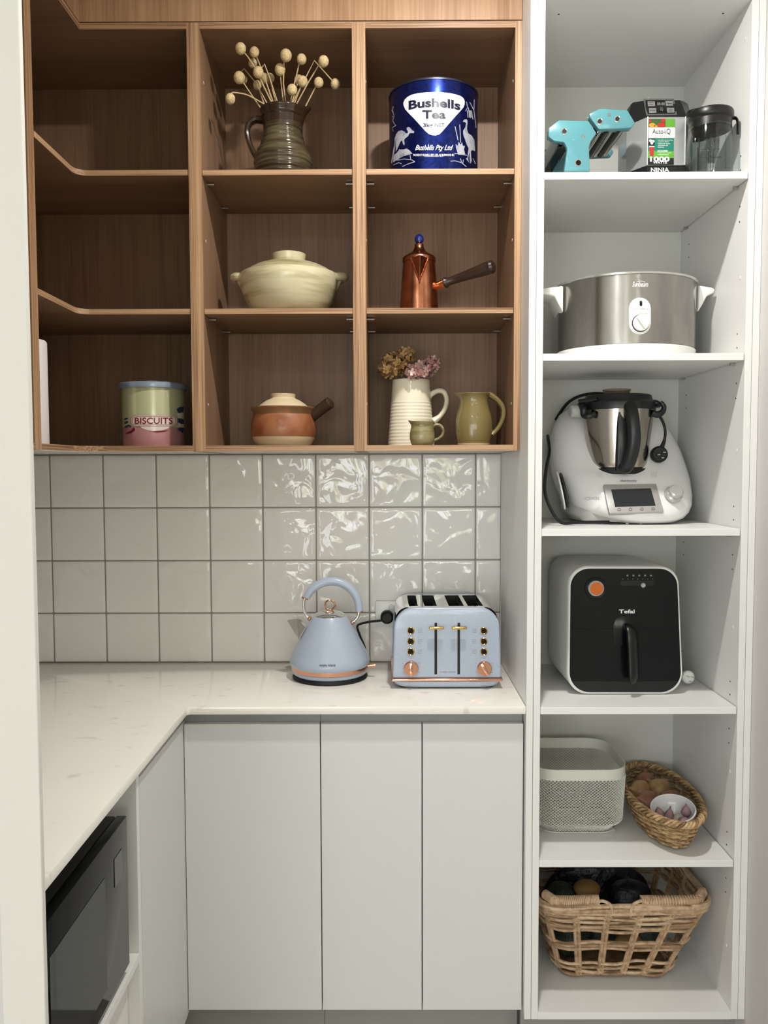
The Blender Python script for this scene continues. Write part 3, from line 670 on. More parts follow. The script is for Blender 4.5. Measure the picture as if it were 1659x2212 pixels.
fill2d([oct_(392, 1320, 895, 1122, 60)], cm, 3).build('label_border', 'ink_red', t, smooth=0)
fill2d([oct_(400, 1312, 903, 1114, 56)], cm2, 3).build('label_panel', 'tin_panel', t, smooth=0)
ln = []
o8 = oct_(420, 1292, 925, 1090, 44)
for a, b in zip(o8, o8[1:]+o8[:1]): ln += stroke([a, b], .8)
fill2d(ln, cm3, 3).build('label_line', 'ink_red', t, smooth=0)
tt('BISCUITS', 470, 1228, 945, 1072, 'ink_red', .012, mf=cm3)

fill2d([TP_([(575, 1123), (1180, 1123), (1120, 1170), (1000, 1200), (850, 1212), (700, 1190), (620, 1160)])], cm, 3).build('plate_print', 'tin_panel', t, smooth=0)
fill2d([TP_([(760, 1225), (900, 1213), (1060, 1205), (1150, 1192), (1060, 1230), (900, 1248)]), TP_([(280, 1270), (400, 1255), (470, 1210), (478, 1165), (440, 1140), (400, 1200), (300, 1250)])], cm, 3).build('plate_shadow_print', 'ink_red', t, smooth=0)
fill2d([TP_([(1310, 765), (1380, 730), (1450, 725), (1440, 830), (1345, 860), (1318, 820)]), TP_([(1330, 960), (1450, 985), (1445, 1070), (1400, 1075), (1335, 1040)]), TP_([(1375, 1140), (1450, 1150), (1435, 1260), (1310, 1180)]),
        TP_([(262, 960), (330, 945), (340, 970), (266, 1000)]), TP_([(264, 1030), (330, 1010), (345, 1050), (268, 1075)]), TP_([(268, 1120), (350, 1085), (405, 1110), (380, 1150), (360, 1120), (275, 1160)])], cm, 3).build('cake_print', 'tin_navy', t, smooth=0)
fill2d([TP_([(1320, 860), (1450, 850), (1455, 960), (1330, 950)]), TP_([(1340, 1060), (1450, 1080), (1445, 1140), (1345, 1130)])], cm, 3).build('cream_print', 'tin_panel', t, smooth=0)

# -- paper towel roll
mat('paper', (236, 230, 228), .95, bump=(60, 1.0, .002, (1, 1, .5)))
c = Vector((-.8655, 1.96, ZB1)); g = G().lathe(c.x, c.y, [(.02, c.z), (.058, c.z), (.059, c.z+.003), (.059, c.z+.243), (.056, c.z+.247), (.02, c.z+.247), (.02, c.z)], 48, cap0=False, cap1=False)
tag(rebase(g.build('paper_towel_roll', 'paper')), 'white embossed paper towel roll at the far left of the corner cupboard', 'paper towel')

# -- clay pot
mat('clay', (152, 98, 66), .38, coat=.15, var=(24, (128, 70, 38), .45, .72), bump=(90, .3, .001)); mat('clay_rim', (112, 84, 54), .4, var=(20, (150, 96, 60), .4, .7)); mat('clay_bare', (204, 186, 152), .7, bump=(200, .2, .0006)); mat('clay_dark', (58, 40, 28), .45, bump=(60, .3, .001))
Y = 2.14; cx = 612.5; z0 = ZB1; c = at(cx, 920, Y)
t = thing('clay_pot', 'orange-brown clay pot with cream lid and stubby dark handle', 'clay pot', (c.x, Y, z0)); k = lambda y, h: (wd(h, Y), at(cx, y, Y).z)
G().lathe(c.x, Y, [(0, z0), (wd(54, Y), z0), (wd(60, Y), z0+.006), k(948, 66), k(945, 67)], 64, cap1=False).build('bare_base', 'clay_bare', t)
G().lathe(c.x, Y, [k(945, 67.3), k(938, 69.5), k(925, 70), k(915, 69), k(905, 66.5), k(897, 64)], 64, cap0=False, cap1=False).build('belly', 'clay', t)
G().lathe(c.x, Y, [k(897, 64), k(892, 65), k(886, 68.5), k(883, 70), k(881, 69.5), k(881, 62), k(886, 56)], 64, cap0=False, cap1=False).build('rim', 'clay_rim', t)
G().lathe(c.x, Y, [k(882, 55.5), k(880, 54.5), k(873, 46), k(866, 36), k(862, 27), k(860, 25.5), k(855, 26), k(853, 26.5), k(852, 25), k(854, 22), (0, k(854, 0)[1])], 56, cap0=False).build('lid', 'clay_bare', t)
p0, p1 = at(676, 897, Y-.01), at(713, 870, Y-.035)
G().tube([p0-(p1-p0)*.15, p0, p0+(p1-p0)*.5, p1, p1+(p1-p0)*.06], [.017, .0155, .0145, .0155, .009], 18).build('handle', 'clay_dark', t)

# -- white ribbed jug with hydrangeas
mat('glaze_white', (228, 220, 196), .3, coat=.35)
Y = 2.20; cx = 888; z0 = ZB1; c = at(cx, 900, Y)
t = thing('white_jug', 'tall cream ribbed jug with a loop handle holding dried hydrangeas', 'jug', (c.x, Y, z0)); zt = at(cx, 822, Y).z
P = [(0, z0), (wd(49, Y), z0)]
for i in range(1, 121):
    u = i/120; z = z0+(zt-z0)*u; r = wd(50-10*u**.9, Y)
    if u < .66: r += .0010*abs(math.sin(z*PI/.0088))
    P.append((r, z))
P += [(wd(37, Y), zt), (wd(36, Y), zt-.04), (0, zt-.05)]
G().lathe(c.x, Y, P, 64).build('body', 'glaze_white', t)
G().tube([at(924, 864, Y), at(931, 853, Y), at(946, 845, Y), at(959, 848, Y), at(965, 864, Y), at(961, 883, Y), at(950, 900, Y), at(936, 911, Y)], [.008, .0075, .007, .007, .0065, .0065, .007, .011], 12, 6, flat=1.4).build('handle', 'glaze_white', t)
def hydrangea(label, heads, cols, seed):
    rr = random.Random(seed); hc = at(*heads[0][0], heads[0][2])
    h = thing('dried_hydrangea', label, 'dried flower', (c.x, Y, zt-.03), 'dried hydrangeas in the cream jug')
    gs = [G() for _ in cols]; 
    for (hx, hy), rad, Yd, n in heads:
        h0 = at(hx, hy, Yd); R = wd(rad, Yd)
        for k in range(n):
            while True:
                d = Vector((rr.gauss(0, 1), rr.gauss(0, 1), rr.gauss(0, 1))).normalized()
                if d.z > -.75: break
            p = h0+Vector((d.x*R, d.y*R*.85, d.z*R*.9))*rr.uniform(.72, 1.0); g = gs[rr.choices(range(len(cols)), [1+.0*i for i in range(len(cols))])[0]]
            n_ = (d+Vector((rr.uniform(-.5, .5), rr.uniform(-.5, .5), rr.uniform(-.5, .5)))).normalized(); a = n_.orthogonal().normalized(); b = n_.cross(a); s = rr.uniform(.0065, .0095); q0 = rr.uniform(0, PI)
            for j in range(4):
                t0 = q0+j*PI/2; u = a*math.cos(t0)+b*math.sin(t0); v = n_.cross(u); up = n_*s*rr.uniform(-.25, .55)
                g.add([p, p+u*s*.45+v*s*.42+up*.3, p+u*s*.95+v*s*.38+up, p+u*s*1.1+up*1.2, p+u*s*.95-v*s*.38+up*.9, p+u*s*.45-v*s*.42+up*.3], [(0, 1, 2, 3), (0, 3, 4, 5)])
        gs[0].sphere(h0, R*.62, 12, 8)
    big = G(); 
    for i, g in enumerate(gs): g.m = [i]*len(g.f); n0 = len(big.v); big.v += g.v; big.f += [tuple(q+n0 for q in f) for f in g.f]; big.m += g.m
    big.keep = True
    o = big.build('florets', cols, h, smooth=0); o['kind'] = 'stuff'
    G().tube([Vector((c.x, Y, zt-.03)), Vector(((c.x*2+hc.x)/3, Y, zt+.0)), hc], .0022, 6, 3).build('stem', 'straw', h)
mat('hyd_a', (160, 120, 72), .8); mat('hyd_b', (184, 146, 92), .8); mat('hyd_c', (120, 84, 50), .8); mat('hyd_d', (204, 178, 128), .8)
mat('hyd_e', (206, 156, 150), .8); mat('hyd_f', (176, 118, 116), .8); mat('hyd_g', (222, 190, 180), .8); mat('hyd_h', (156, 134, 124), .8)
hydrangea('golden brown dried hydrangea head on the left of the jug', [((851, 792), 32, 2.17, 150), ((876, 768), 20, 2.19, 60), ((838, 800), 20, 2.16, 45)], ['hyd_c', 'hyd_a', 'hyd_b', 'hyd_d', 'hyd_b'], 5)
hydrangea('dusty pink dried hydrangea head on the right of the jug', [((912, 800), 24, 2.15, 110), ((930, 788), 19, 2.18, 60), ((893, 806), 17, 2.14, 40)], ['hyd_f', 'hyd_e', 'hyd_g', 'hyd_h', 'hyd_e'], 9)

# -- speckled olive jugs
mat('glaze_olive', (122, 108, 68), .25, coat=.35, var=(120, (52, 42, 22), .69, .73)); mat('glaze_olive_light', (142, 134, 94), .3, coat=.3, var=(14, (96, 84, 42), .45, .7, (1, 1, 5)))
Y = 2.13; cx = 1023.5; z0 = ZB1; c = at(cx, 900, Y)
def lipjug(name, g, prof, lip_dir, lip_amt, lip_h, m, t, Y, cxw, seg=64):
    g.lathe(cxw, Y, prof, seg); zt = max(p[1] for p in prof)
    for i, v in enumerate(g.v):
        if v[2] > zt-lip_h:
            u = (v[2]-(zt-lip_h))/lip_h; a = math.atan2(v[1]-Y, v[0]-cxw); da = (a-lip_dir+PI) % (2*PI)-PI; q = math.exp(-da**2/.12)*u*u
            g.v[i] = (v[0]+math.cos(lip_dir)*lip_amt*q, v[1]+math.sin(lip_dir)*lip_amt*q, v[2]+.003*q)
    return g.build(name, m, t)
t = thing('olive_jug', 'olive speckled pottery jug with a tall handle, right of the cream jug', 'jug', (c.x, Y, z0)); k = lambda y, h: (wd(h, Y), at(cx, y, Y).z)
lipjug('body', G(), [(wd(35, Y), z0+.006), k(948, 37.5), k(935, 39.5), k(920, 40), k(908, 39.5), k(895, 37), k(882, 33), k(872, 31), k(864, 31), k(857, 33), k(852, 35.5), k(850.5, 35), k(852, 33), k(862, 29), k(880, 28), (0, k(885, 0)[1])], PI*1.02, .013, .022, 'glaze_olive', t, Y, c.x)
G().lathe(c.x, Y, [(0, z0), (wd(33.5, Y), z0), (wd(34.6, Y), z0+.002), (wd(35, Y), z0+.007)], 56, cap1=False).build('bare_base', 'clay_bare', t)
G().tube([at(1054, 853, Y), at(1062, 856, Y), at(1076, 867, Y), at(1086, 882, Y), at(1087, 900, Y), at(1081, 917, Y), at(1072, 930, Y), at(1062, 939, Y)], [.009, .0085, .0075, .007, .0065, .006, .006, .0075], 10, 6, flat=1.5).build('handle', 'glaze_olive', t)
Y = 2.075; cx = 912; c = at(cx, 930, Y)
t = thing('small_creamer', 'tiny olive-green pottery creamer in front of the cream jug', 'jug', (c.x, Y, z0)); k = lambda y, h: (wd(h, Y), at(cx, y, Y).z)
lipjug('body', G(), [(0, z0), (wd(22, Y), z0), k(957, 24.5), k(948, 27), k(938, 27), k(930, 25.5), k(922, 23.5), k(918, 24), k(912, 26), k(910.5, 25.5), k(912, 23.5), k(925, 20), (0, k(935, 0)[1])], PI*1.02, .006, .012, 'glaze_olive_light', t, Y, c.x, 48)
G().tube([at(934, 922, Y), at(942, 918, Y), at(952, 920, Y), at(957.5, 930, Y), at(955, 941, Y), at(947, 948, Y), at(937, 952, Y)], [.0042, .004, .0036, .0034, .0034, .0034, .004], 10, 5, flat=1.4).build('handle', 'glaze_olive_light', t)

# ================================================================== KETTLE, TOASTER, OUTLET
Y = 2.19; cx = 712.5; z0 = BT; c = at(cx, 1400, Y); k = lambda y, h: (wd(h, Y), at(cx, y, Y).z)
t = thing('electric_kettle', 'pale blue pyramid kettle with rose gold trim and arched handle', 'kettle', (c.x, Y, z0))
G().lathe(c.x, Y, [(0, z0), (wd(80, Y), z0), (wd(82, Y), z0+.003), (wd(80, Y), z0+.010), (0, z0+.010)], 72).build('power_base', 'rubber_black', t)
zb = z0+.0102
G().lathe(c.x, Y, [(0, zb), (wd(77, Y), zb), (wd(81, Y), zb+.004), (wd(82, Y), k(1444, 0)[1])], 72).build('base_ring', 'kettle_blue', t)
zc = k(1442, 0)[1]
G().lathe(c.x, Y, [(wd(82.6, Y), zc-.002), (wd(83.6, Y), zc-.001), (wd(84.6, Y), k(1433.5, 0)[1]), (wd(83, Y), k(1433, 0)[1])], 72, cap0=False, cap1=False).build('trim_band', 'rose_gold', t)
G().lathe(c.x, Y, [k(1434, 84.5), k(1430, 87), k(1425, 87.5), k(1420, 86.5), k(1412, 83), k(1380, 65.5), k(1350, 48.5), k(1338, 41.5), k(1333, 38.5), k(1330, 36.2), (wd(34, Y), k(1330, 0)[1])], 72, cap0=False).build('body', 'kettle_blue', t)
ld = G().lathe(c.x, Y, [k(1331, 36), k(1329, 35.5), k(1325, 30), k(1321, 20), k(1319, 8), (0, k(1318.6, 0)[1])], 56).build('lid', 'chrome', t)
rc = at(713, 1307.5, Y); G().tube([rc+Vector((math.cos(a)*wd(10.6, Y), 0, math.sin(a)*wd(10.6, Y))) for a in [2*PI*i/28 for i in range(28)]], .0028, 8, closed=True).tube([at(713.4, 1321, Y), at(713.4, 1317, Y)], .003, 8).build('lid_ring', 'rose_gold', ld)
pts = [at(x, y, Y) for x, y in ((662, 1291), (671, 1277), (687, 1264), (710, 1256.5), (735, 1259), (757, 1272), (772, 1295), (776, 1321))]
hd = G().tube(pts, [.0096, .0108, .0112, .0114, .0114, .0112, .0108, .0098], 18, 8).build('handle', 'kettle_blue', t)
G().tube([at(657.5, 1293, Y), at(656, 1304, Y), at(657, 1318, Y), at(661, 1329, Y), at(668, 1336, Y)], .0042, 12, 6).tube([at(775, 1322, Y), at(773, 1332, Y), at(767, 1340, Y), at(762, 1344, Y)], .0042, 12, 6).build('handle_bracket', 'chrome', t)
g = G()
for (x, y), d in (((659.5, 1291), (-.35, 0, -1)), ((776, 1320), (0, 0, -1))): g.disc(at(x, y, Y), d, .0098, .004, 16)
for x, y in ((668.5, 1336.5), (761.5, 1345)): g.sphere(at(x, y, Y), .0062, 12, 8)
g.build('handle_collar', 'rose_gold', t)
# spout (chrome, angular), left of the body
A = [at(643, 1335.5, Y), at(620, 1340, Y), at(645.5, 1378, Y), at(661, 1353, Y)]
g = G(); hw = .017
def V3(p, dy): return Vector((p.x, p.y+dy, p.z))
tipL = A[1]; g.add([V3(A[0], -hw*.55), V3(tipL, 0), V3(A[2], -hw), V3(A[3], -hw*1.0), V3(A[0], hw*.55), V3(A[2], hw), V3(A[3], hw)], [(0, 1, 2, 3), (4, 6, 5, 1), (0, 4, 1), (1, 5, 2), (0, 3, 6, 4), (2, 5, 6, 3)])
g.build('spout', 'chrome', t, smooth=20)
pa, pb = at(792, 1438, Y-.01), at(811.5, 1438, Y-.012)
G().tube([pa, pb-(pb-pa)*.12, pb], [.0052, .0052, .0044], 12, flat=.8).build('switch_lever', 'rose_gold', t)
zy = Y-.0905
def conef(px, py):
    for i in range(12): pass
    # ray against the cone of the body
    d = ray(px, py); lo, hi = (Y-.13)/d.y, Y/d.y
    za, ra, zb_, rb = k(1412, 0)[1], wd(83, Y), k(1380, 0)[1], wd(65.5, Y)
    f = lambda s: (lambda P: math.hypot(P.x-c.x, P.y-Y)-(ra+(P.z-za)*(rb-ra)/(zb_-za)))(CAM+d*s)
    for _ in range(40):
        m_ = (lo+hi)/2
        if f(m_) > .0006: lo = m_
        else: hi = m_
    return CAM+d*lo
_cut(text2d('morphy richards', 690, 725, 1434.5, 1442, .01), conef, 4).build('lettering', 'ink_dark', t, smooth=0)
t_k = t

# -- outlet and plug
yo = YW-.0036
t = thing('power_outlet', 'white double power point on the tiles behind the toaster', 'power outlet', (at(855, 1325, yo).x, yo, 1.0))
a, b = at(811, 1297, yo), at(898, 1353, yo)
G().bbox(a.x, b.x, yo-.008, yo, b.z, a.z, .0025).build('plate', 'plastic_white', t)
for x in (845, 872): p = at(x, 1310.5, yo-.008); G().disc(p, (0, -1, 0), .0075, .003, 20, bev=.001).build('switch', 'plastic_white', t)
t = thing('kettle_plug', 'black kettle plug and cord running to the power outlet', 'plug', (at(836, 1334, yo-.01).x, yo-.01, 1.02))
p = at(836, 1334, yo-.03); G().disc(p+Vector((0, .0215, 0)), (0, -1, 0), .0185, .032, 24, bev=.006).build('plug_head', 'rubber_black', t)
G().tube([p+Vector((0, -.006, -.003)), at(822, 1341, yo-.035), at(800, 1343.5, yo-.03), at(783, 1347, yo-.04), at(772, 1353, yo-.05), at(777, 1372, yo-.05), at(788, 1400, yo-.05), at(793, 1430, yo-.05), Vector((at(793, 1440, 2.28).x, 2.285, BT+.004)), Vector((at(780, 1440, 2.26).x, 2.27, BT+.004))], .0033, 8, 6).build('cord', 'rubber_black', t)

# -- toaster
Y = 2.060
def tx(px): return at(px, 1400, Y).x
X0, X1 = at(848, 1420, Y).x, at(1083.5, 1420, Y).x; z0 = BT
t = thing('toaster', 'pale blue four-slice toaster with chrome top and rose gold controls', 'toaster', ((X0+X1)/2, 2.19, z0)); YB = 2.315
zt = at(960, 1312.5, Y+.012).z; zb = at(960, 1466.5, Y).z
def tprof(x0, x1, zb_, zt_, r, tap=.004, seg=8):
    p = [(x0, zb_)]; 
    for i in range(seg+1): a = PI-(PI/2)*i/seg; p.append((x0+tap+r+r*math.cos(a), zt_-r+r*math.sin(a)))
    for i in range(seg+1): a = PI/2-(PI/2)*i/seg; p.append((x1-tap-r+r*math.cos(a), zt_-r+r*math.sin(a)))
    return p+[(x1, zb_)]
pf = tprof(X0, X1, zb, zt, .052)
G().prism([(x, Y+.004, z) for x, z in pf], (0, .024, 0), bev=.006, seg=4).build('front_panel', 'kettle_blue', t)
G().prism([(x, YB-.02, z) for x, z in pf], (0, .02, 0), bev=.005, seg=3).build('rear_panel', 'kettle_blue', t)
pc = tprof(X0+.003, X1-.003, zb, zt-.002, .034); zf = zt-.002
g = G(); n = len(pc); xa, xb = X0+.003+.004+.034, X1-.003-.004-.034      # chrome wrap, open in the flat top
y0c, y1c = Y+.028, YB-.02; half = n//2
g.add([(x, y0c, z) for x, z in pc]+[(x, y1c, z) for x, z in pc], [(i, i+1, n+i+1, n+i) for i in range(n-1) if i != half-1])
sl = []
for px0, px1 in ((876, 905), (916, 946), (969, 1004), (1010, 1046)):
    a, b = at(px0, 1306, Y+.05).x, at(px1, 1306, Y+.05).x; sl.append((a, b-.003))
ys0, ys1 = y0c+.012, y1c-.02
sl[0] = (max(sl[0][0], X0+.033), sl[0][1]); 
xs_ = [X0+.03]+[v for s in sl for v in s]+[X1-.03]; xs_[-1] = max(xs_[-1], sl[-1][1]+.006)
def ztop(x):
    for (xx, zq), (x2, z2) in zip(pc[1:-1], pc[2:-1]):
        if xx <= x <= x2: return zq+(z2-zq)*(x-xx)/max(x2-xx, 1e-6)
    return zf
g.box(xa, xb, y0c, ys0, zf-.002, zf+.0006); g.box(xa, xb, ys1, y1c, zf-.002, zf+.0006)
inn = [xa]+[v for s in sl[1:3] for v in s]
bars = [(max(xa, sl[0][1]), sl[1][0]), (sl[1][1], sl[2][0]), (sl[2][1], min(xb, sl[3][0]))]
for a, b in bars: g.box(a, b, ys0, ys1, zf-.002, zf+.0006)
g.box(xa, max(xa+.001, sl[0][0]), ys0, ys1, zf-.002, zf+.0006); g.box(min(sl[3][1], xb-.001), xb, ys0, ys1, zf-.002, zf+.0006)
g.build('chrome_wrap', 'chrome', t)
for i, (a, b) in enumerate(sl):
    g = G(); zz0 = zf-.07 if i in (1, 2) else zf-.07; e = .0007
    a2, b2 = max(a, xa), min(b, xb)
    v = [(a2, ys0, zf), (b2, ys0, zf), (b2, ys1, zf), (a2, ys1, zf), (a2, ys0, zz0), (b2, ys0, zz0), (b2, ys1, zz0), (a2, ys1, zz0)]
    g.keep = True; g.add(v, [(0, 1, 5, 4), (1, 2, 6, 5), (2, 3, 7, 6), (3, 0, 4, 7), (4, 5, 6, 7)])
    sw = g.build('bread_slot', 'mw_body', t, smooth=0)
    G().tube([(a2+.003, ys0+.01, zf-.012), (a2+.003, ys1-.01, zf-.012)], .0012, 6).tube([(b2-.003, ys0+.01, zf-.012), (b2-.003, ys1-.01, zf-.012)], .0012, 6).build('bread_guide', 'chrome', sw)
zl = at(960, 1473, Y).z
G().bbox(X0-.003, X1+.0035, Y-.001, YB+.001, zl, zb, .003, 3).build('trim_band', 'rose_gold', t)
g = G(); g.sloft([((X0+X1)/2, (Y+YB)/2, z0+.004, (X1-X0)/2-.012, (YB-Y)/2-.006, 9), ((X0+X1)/2, (Y+YB)/2, z0+.009, (X1-X0)/2-.004, (YB-Y)/2-.001, 10), ((X0+X1)/2, (Y+YB)/2, zl, (X1-X0)/2, (YB-Y)/2, 14)], 64); g.build('base', 'kettle_blue', t)
for x in (X0+.03, X1-.03):
    for y in (Y+.03, YB-.03): G().disc((x, y, z0), (0, 0, 1), .012, .0045, 16).build('foot', 'rubber_black', t)
Yf = Y+.004
def fp(px, py, e=0): return at(px, py, Yf-e)
def D(x, y): return (800+x/5.184, 1260+y/5.184)
for x, kx in ((733, 740), (990, 996)):
    a, b = fp(*D(x-15, 1022)), fp(*D(x+15, 445))
    G().bbox(a.x, b.x, Yf-.0006, Yf+.003, a.z, b.z, .0002, 1).build('lever_slot', 'rubber_black', t, smooth=0)
    a, b = fp(*D(kx-84, 520), .02), fp(*D(kx+84, 488), .02)
    lv = G().bbox(a.x, b.x, Yf-.024, Yf-.013, a.z, b.z, .0026, 3).build('lever', 'gold', t)
    G().box((a.x+b.x)/2-.002, (a.x+b.x)/2+.002, Yf-.014, Yf+.002, (a.z+b.z)/2-.002, (a.z+b.z)/2+.002).build('lever_arm', 'chrome', lv)
for x in (453, 1271):
    for y in (533, 652, 768):
        p = fp(*D(x, y)); r = wd(8.2, Yf)
        bt = G().lathe(0, 0, [(r*.72, 0), (r, 0), (r, .003), (r*.86, .0042), (r*.72, .003)], 28, cap0=False, cap1=False)
        bt.v = [(p.x+v[0], p.y-v[2]+.001, p.z+v[1]) for v in bt.v]; bo = bt.build('button', 'gold', t)
        G().disc(p+Vector((0, .001, 0)), (0, -1, 0), r*.73, .0034, 24, bev=.0008).build('button_face', 'gloss_black', bo)
        q = 555 if x < 800 else 1165
        if y != 0:
            a, b = D(q-20, y-21), D(q+20, y+20); ln = []
            for l in ([(a[0], a[1]), (b[0], a[1]), (b[0], b[1]), (a[0], b[1]), (a[0], a[1])],): ln += stroke(l, .45)
            m_ = ((a[0]+b[0])/2, (a[1]+b[1])/2); ln += stroke([(m_[0]-1.5, m_[1]+1.5), (m_[0]+1.5, m_[1]-1.5)], .8)
            fill2d(ln, plane_map(Yf)).build('icon_print', 'ink_grey', t, smooth=0)
for x, rot in ((455, 0), (1273, .5)):
    p = fp(*D(x, 950)); r = wd(16, Yf)
    dl = G().disc(p+Vector((0, .001, 0)), (0, -1, 0), r*1.22, .0018, 40, bev=.0006).build('dial_plate', 'kettle_blue', t)
    G().disc(p, (0, -1, 0), r, .012, 40, bev=.0015).build('dial', 'rose_gold', t)
    g = G().bbox(-.0042, .0042, -.0205, -.011, -r*.93, r*.93, .0015, 2); cr_, sr_ = math.cos(rot), math.sin(rot)
    g.v = [(p.x+v[0]*cr_-v[2]*sr_*-1*-1, p.y+v[1], p.z+v[0]*sr_*1+v[2]*cr_) for v in g.v]; g.build('dial_grip', 'rose_gold', t)
    ln = [ell(D(x, 0)[0]+math.cos(a)*20.5, D(0, 950)[1]+math.sin(a)*20.5, .7, .7, 8) for a in (-PI/2, -PI/6, -5*PI/6, PI/6, 5*PI/6)]
    fill2d(ln, plane_map(Yf)).build('dial_marks', 'ink_dark', t, smooth=0)
a, b = D(775, 985), D(955, 1008)
_cut(text2d('morphy richards', a[0], b[0], a[1], b[1], .01), plane_map(Yf), 0).build('lettering', 'ink_grey', t, smooth=0)
c2 = at(1086, 1441, 2.19); G().disc(Vector((X1+.0, 2.19, c2.z)), (1, 0, 0), .018, .007, 20, bev=.002).build('cord_wrap', 'rubber_black', t)

# ================================================================== TALL CUPBOARD CONTENTS
# -- pasta machine
mat('teal', (80, 136, 144), .3, coat=.35); mat('steel_dark', (60, 58, 54), .2, 1)
def T(x, y): return (1160+x/5.184, 180+y/5.184)
def Tp(x, y, Y): return at(*T(x, y), Y)
Y = 1.96; z0 = SZ[0]
t = thing('pasta_machine', 'teal and chrome hand pasta machine at the left of the top shelf', 'pasta machine', (.43, 2.05, z0))
big = [(130, 500), (245, 412), (580, 420), (670, 560), (605, 650), (585, 720), (597, 985), (305, 985), (340, 735), (305, 660), (195, 650), (130, 600)]
head = [(585, 345), (700, 290), (1010, 308), (1095, 450), (1050, 512), (690, 528), (585, 385)]
def plate(name, poly, Y, th, m, b=.003, grow=0): 
    P = [Tp(x, y, Y) for x, y in poly]; 
    for p in P:
        if p.z < z0+.004: p.z = z0
    g = G().prism(P, (0, th, 0), bev=b, seg=2); return g
plate('', big, Y, .016, 0).build('side_plate', 'teal', t)
def shift(poly, Y0, Y1): return [(Tp(x, y, Y0)) for x, y in poly]
big3 = [Vector((p.x, 0, max(p.z, z0))) for p in shift(big, Y, Y)]; head3 = [Vector((p.x, 0, p.z)) for p in shift(head, Y, Y)]
YB2 = 2.135
G().prism([p+Vector((0, Y+.0161, 0)) for p in [Vector(((q.x-big3[0].x)*1+big3[0].x, 0, q.z)) for q in big3]], (0, .0015, 0)).build('side_trim', 'chrome', t)
G().prism([p+Vector((0, YB2, 0)) for p in big3], (0, .014, 0), bev=.003).build('side_plate', 'teal', t)
hp = G().prism([p+Vector((0, Y-.004, 0)) for p in head3], (0, .018, 0), bev=.003).build('cutter_plate', 'teal', t)
G().prism([p+Vector((0, Y+.0142, 0)) for p in head3], (0, .0015, 0)).build('cutter_trim', 'chrome', t)
G().prism([p+Vector((0, YB2, 0)) for p in head3], (0, .012, 0), bev=.003).build('cutter_plate', 'teal', t)
for (x, y), rr_ in (((305, 540), 7), ((702, 428), 7), ((900, 400), 7)):
    p = Tp(x, y, Y-(.004 if x > 500 else 0)); r = wd(rr_, Y)
    so = G().lathe(0, 0, [(r*.66, .006), (r*.66, -.0008), (r*.86, -.0016), (r, 0)], 24, cap0=False, cap1=False); so.v = [(p.x+a, p.y+c_+.0002, p.z+b) for a, b, c_ in so.v]; so = so.build('crank_socket', 'chrome', t)
    G().disc(p+Vector((0, -.0003, 0)), (0, 1, 0), r*.66, .001, 20).build('socket_hole', 'rubber_black', so)
for x, y in ((515, 597), (810, 355)): G().disc(Tp(x, y, Y-(.004 if x > 700 else 0)), (0, -1, 0), wd(3.6, Y), .001, 14, bev=.0005).build('rivet', 'steel_pin', t)
p = Tp(458, 893, Y); G().disc(p+Vector((0, .0004, 0)), (0, -1, 0), wd(7.6, Y), .001, 20).build('clamp_hole', 'steel_pin', t); G().disc(p+Vector((.001, -.0004, 0)), (0, -1, 0), wd(5.5, Y), .0006, 20).build('clamp_hole_inner', 'steel_dark', t)
for i, (x, y, r, m) in enumerate(((640, 545, .010, 'steel_dark'), (720, 520, .007, 'chrome'), (790, 512, .009, 'steel_dark'), (860, 505, .006, 'chrome'), (930, 500, .009, 'steel_dark'), (985, 495, .007, 'chrome'))):
    q = Tp(x, y, Y); G().tube([(q.x, Y+.012, q.z+.004), (q.x, YB2, q.z+.004)], r, 14).build('roller', m, t)
for x, y, r in ((305, 560, .020), (440, 560, .020)):
    q = Tp(x, y, Y); G().tube([(q.x, Y+.012, q.z), (q.x, YB2, q.z)], r, 18).build('roller', 'chrome', t)
q = Tp(240, 690, Y); q2 = Tp(330, 700, Y); G().box(q.x, q2.x, Y+.012, YB2, q.z-.004, q.z).build('tray', 'steel_dark', t)
q = Tp(320, 985, Y); q2 = Tp(590, 985, Y); G().bbox(q.x-.02, q2.x-.01, Y+.012, YB2, z0+.001, z0+.014, .002).build('base', 'chrome', t)
q = Tp(640, 985, 2.02); G().bbox(q.x-.012, q.x+.016, 1.995, 2.04, z0, z0+.028, .006).build('foot', 'teal', t)

# -- blender motor base
mat('silver_plastic', (168, 170, 170), .32, .55, coat=.2); mat('silver_frame', (188, 188, 186), .25, .5); mat('label_green', (84, 150, 46), .5); mat('label_teal', (18, 112, 94), .5); mat('print_red', (168, 36, 32), .5); mat('print_orange', (208, 140, 48), .5); mat('print_leaf', (50, 84, 34), .5); mat('panel_grey', (84, 84, 84), .35)
cxb, Yb = .6635, 2.085; fy = Yb-.085
t = thing('countertop_blender', 'silver and black blender motor base with sticker labels on its front', 'blender', (cxb, Yb, z0))
def octo(z, k=1.0, kf=1.0, dy=0): 
    P = [(-.0455*kf, -.085*k+dy), (.0455*kf, -.085*k+dy), (.080*k, -.035*k), (.082*k, .03), (.06*k, .08*k), (-.06*k, .08*k), (-.082*k, .03), (-.080*k, -.035*k)]
    return [(cxb+x, Yb+y, z) for x, y in P]
zn = at(1428, 358, fy).z; zs_ = at(1428, 253, fy).z; zt = at(1428, 212, Yb-.05).z
G().rings([octo(z0, 1.04), octo(zn-.004, 1.03), octo(zn, 1.0)]).build('lower_band', 'plastic_black', t, smooth=20)
G().rings([octo(zn+.0002), octo(zs_)]).build('body', 'silver_plastic', t, smooth=20)
for s in (-1, 1): G().tube([(cxb+s*.0445, fy-.0005, zn+.001), (cxb+s*.0445, fy-.0005, zs_)], .0017, 8).build('edge_trim', 'silver_frame', t)
mid = (zs_+zt)/2
